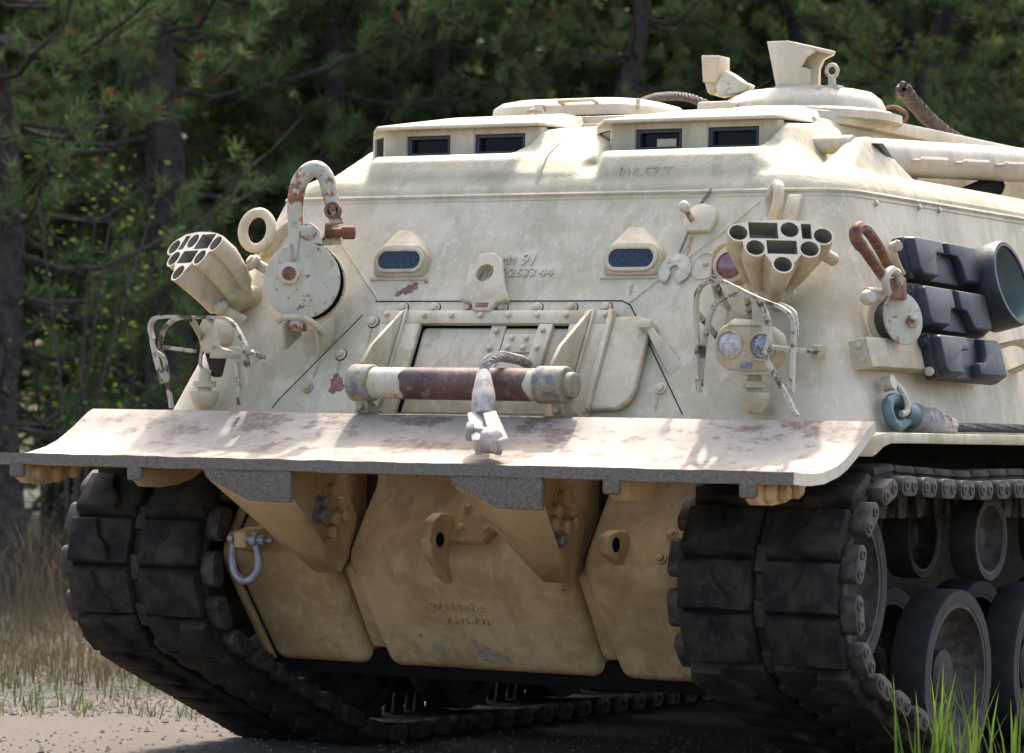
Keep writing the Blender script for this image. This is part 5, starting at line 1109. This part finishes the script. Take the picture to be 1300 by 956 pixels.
# one shoe, local: a = across (x), b = along, c = outward
sh = MB(); sh.box(WF, (-.31, .31), (-.092, .092), (-.022, .016))
shoe_me = sh.mesh('track_shoe', M['tsteel'], bevel=.006)
def pad_mesh(mir):
    b = MB(); pl = [(-.150, .093), (.140, .093), (.140, -.093), (-.150, -.093)]; n = 4
    base = [WF(x, y, .014) for x, y in pl]; top = [WF(x * .965, y * .93, .052) for x, y in pl]
    b.add(base + top, [(3, 2, 1, 0), (4, 5, 6, 7)] + [(i, (i + 1) % n, n + (i + 1) % n, n + i) for i in range(n)])
    ch = [(-.146, .090), (-.02, .090), (.0, .02), (.05, -.03), (.06, -.090), (-.146, -.090)]
    ch = [(x * mir, y) for x, y in ch]
    m_ = len(ch); base = [WF(x, y, .048) for x, y in ch]; top = [WF(x * .9 - .006 * mir, y * .90, .074) for x, y in ch]
    b.add(base + top, [tuple(range(m_ - 1, -1, -1)), tuple(range(m_, 2 * m_))] + [(i, (i + 1) % m_, m_ + (i + 1) % m_, m_ + i) for i in range(m_)])
    return b.mesh('rubber_pad', M['rubber'], bevel=.006)
pad_a, pad_b = pad_mesh(1), pad_mesh(-1)
cn = MB(); cn.prism(Fr((0, 0, 0), (0, 1, 0), (0, 0, 1)), stadium(0, 0, .070, .036, 20), -.03, .03)
for yy in (-.036, .036): cn.lathe((.029, yy, 0), (1, 0, 0), [(.019, 0), (.019, .006), (.010, .007), (.010, .003)], 14)
conn_me = cn.mesh('end_connector', M['steel'], bevel=.006)
cc = MB(); cc.box(WF, (-.022, .022), (-.05, .05), (-.03, .045)); ctr_me = cc.mesh('centre_connector', M['tsteel'], bevel=.008)
gd = MB()
for sx in (-.022, .022): gd.hull([WF(sx + x, y, z) for x in (-.007, .007) for y, z in ((-.045, -.02), (.045, -.02), (-.03, -.115), (.03, -.115))])
guide_me = gd.mesh('guide_horn', M['steel'], bevel=.004)
TXC = 1.34
for s in (1, -1):
    tk = bpy.data.objects.new('track', None); COL.objects.link(tk); tk.parent = VEH; tk['label'] = 'track with worn black rubber pads'
    ph = .35 if s > 0 else .0
    for i in range(NS):
        d = (i + ph) * pitch; p = on_track(d); t = (on_track(d + .06) - on_track(d - .06)).normalized(); nrm = V((0, -t.z, t.y)) * -1
        cen = V((0, 2.9, .7)); 
        if (p - cen).dot(nrm) < 0: nrm = -nrm
        u = V((1, 0, 0)); v = nrm.cross(u)
        def mt(xo, q=p, n_=nrm, v_=v):
            m = Matrix((u, v_, n_)).transposed().to_4x4(); m.translation = V((xo, q.y, q.z)); return m
        so = inst('track_shoe', shoe_me, mt(s * TXC), tk)
        inst('rubber_pad', pad_a, mt(s * TXC - .165), tk); inst('rubber_pad', pad_b, mt(s * TXC + .165), tk)
        d2 = d + pitch / 2; p2 = on_track(d2); t2 = (on_track(d2 + .05) - on_track(d2 - .05)).normalized(); n2 = V((0, t2.z, -t2.y))
        if (p2 - cen).dot(n2) < 0: n2 = -n2
        v2 = n2.cross(u)
        m = mt(s * TXC + .335, p2, n2, v2); inst('end_connector', conn_me, m, tk)
        m = mt(s * TXC - .335, p2, n2, v2) @ Matrix.Rotation(PI, 4, 'Z'); inst('end_connector', conn_me, m, tk)
        inst('centre_connector', ctr_me, mt(s * TXC, p2, n2, v2), tk); inst('guide_horn', guide_me, mt(s * TXC, p2, n2, v2), tk)
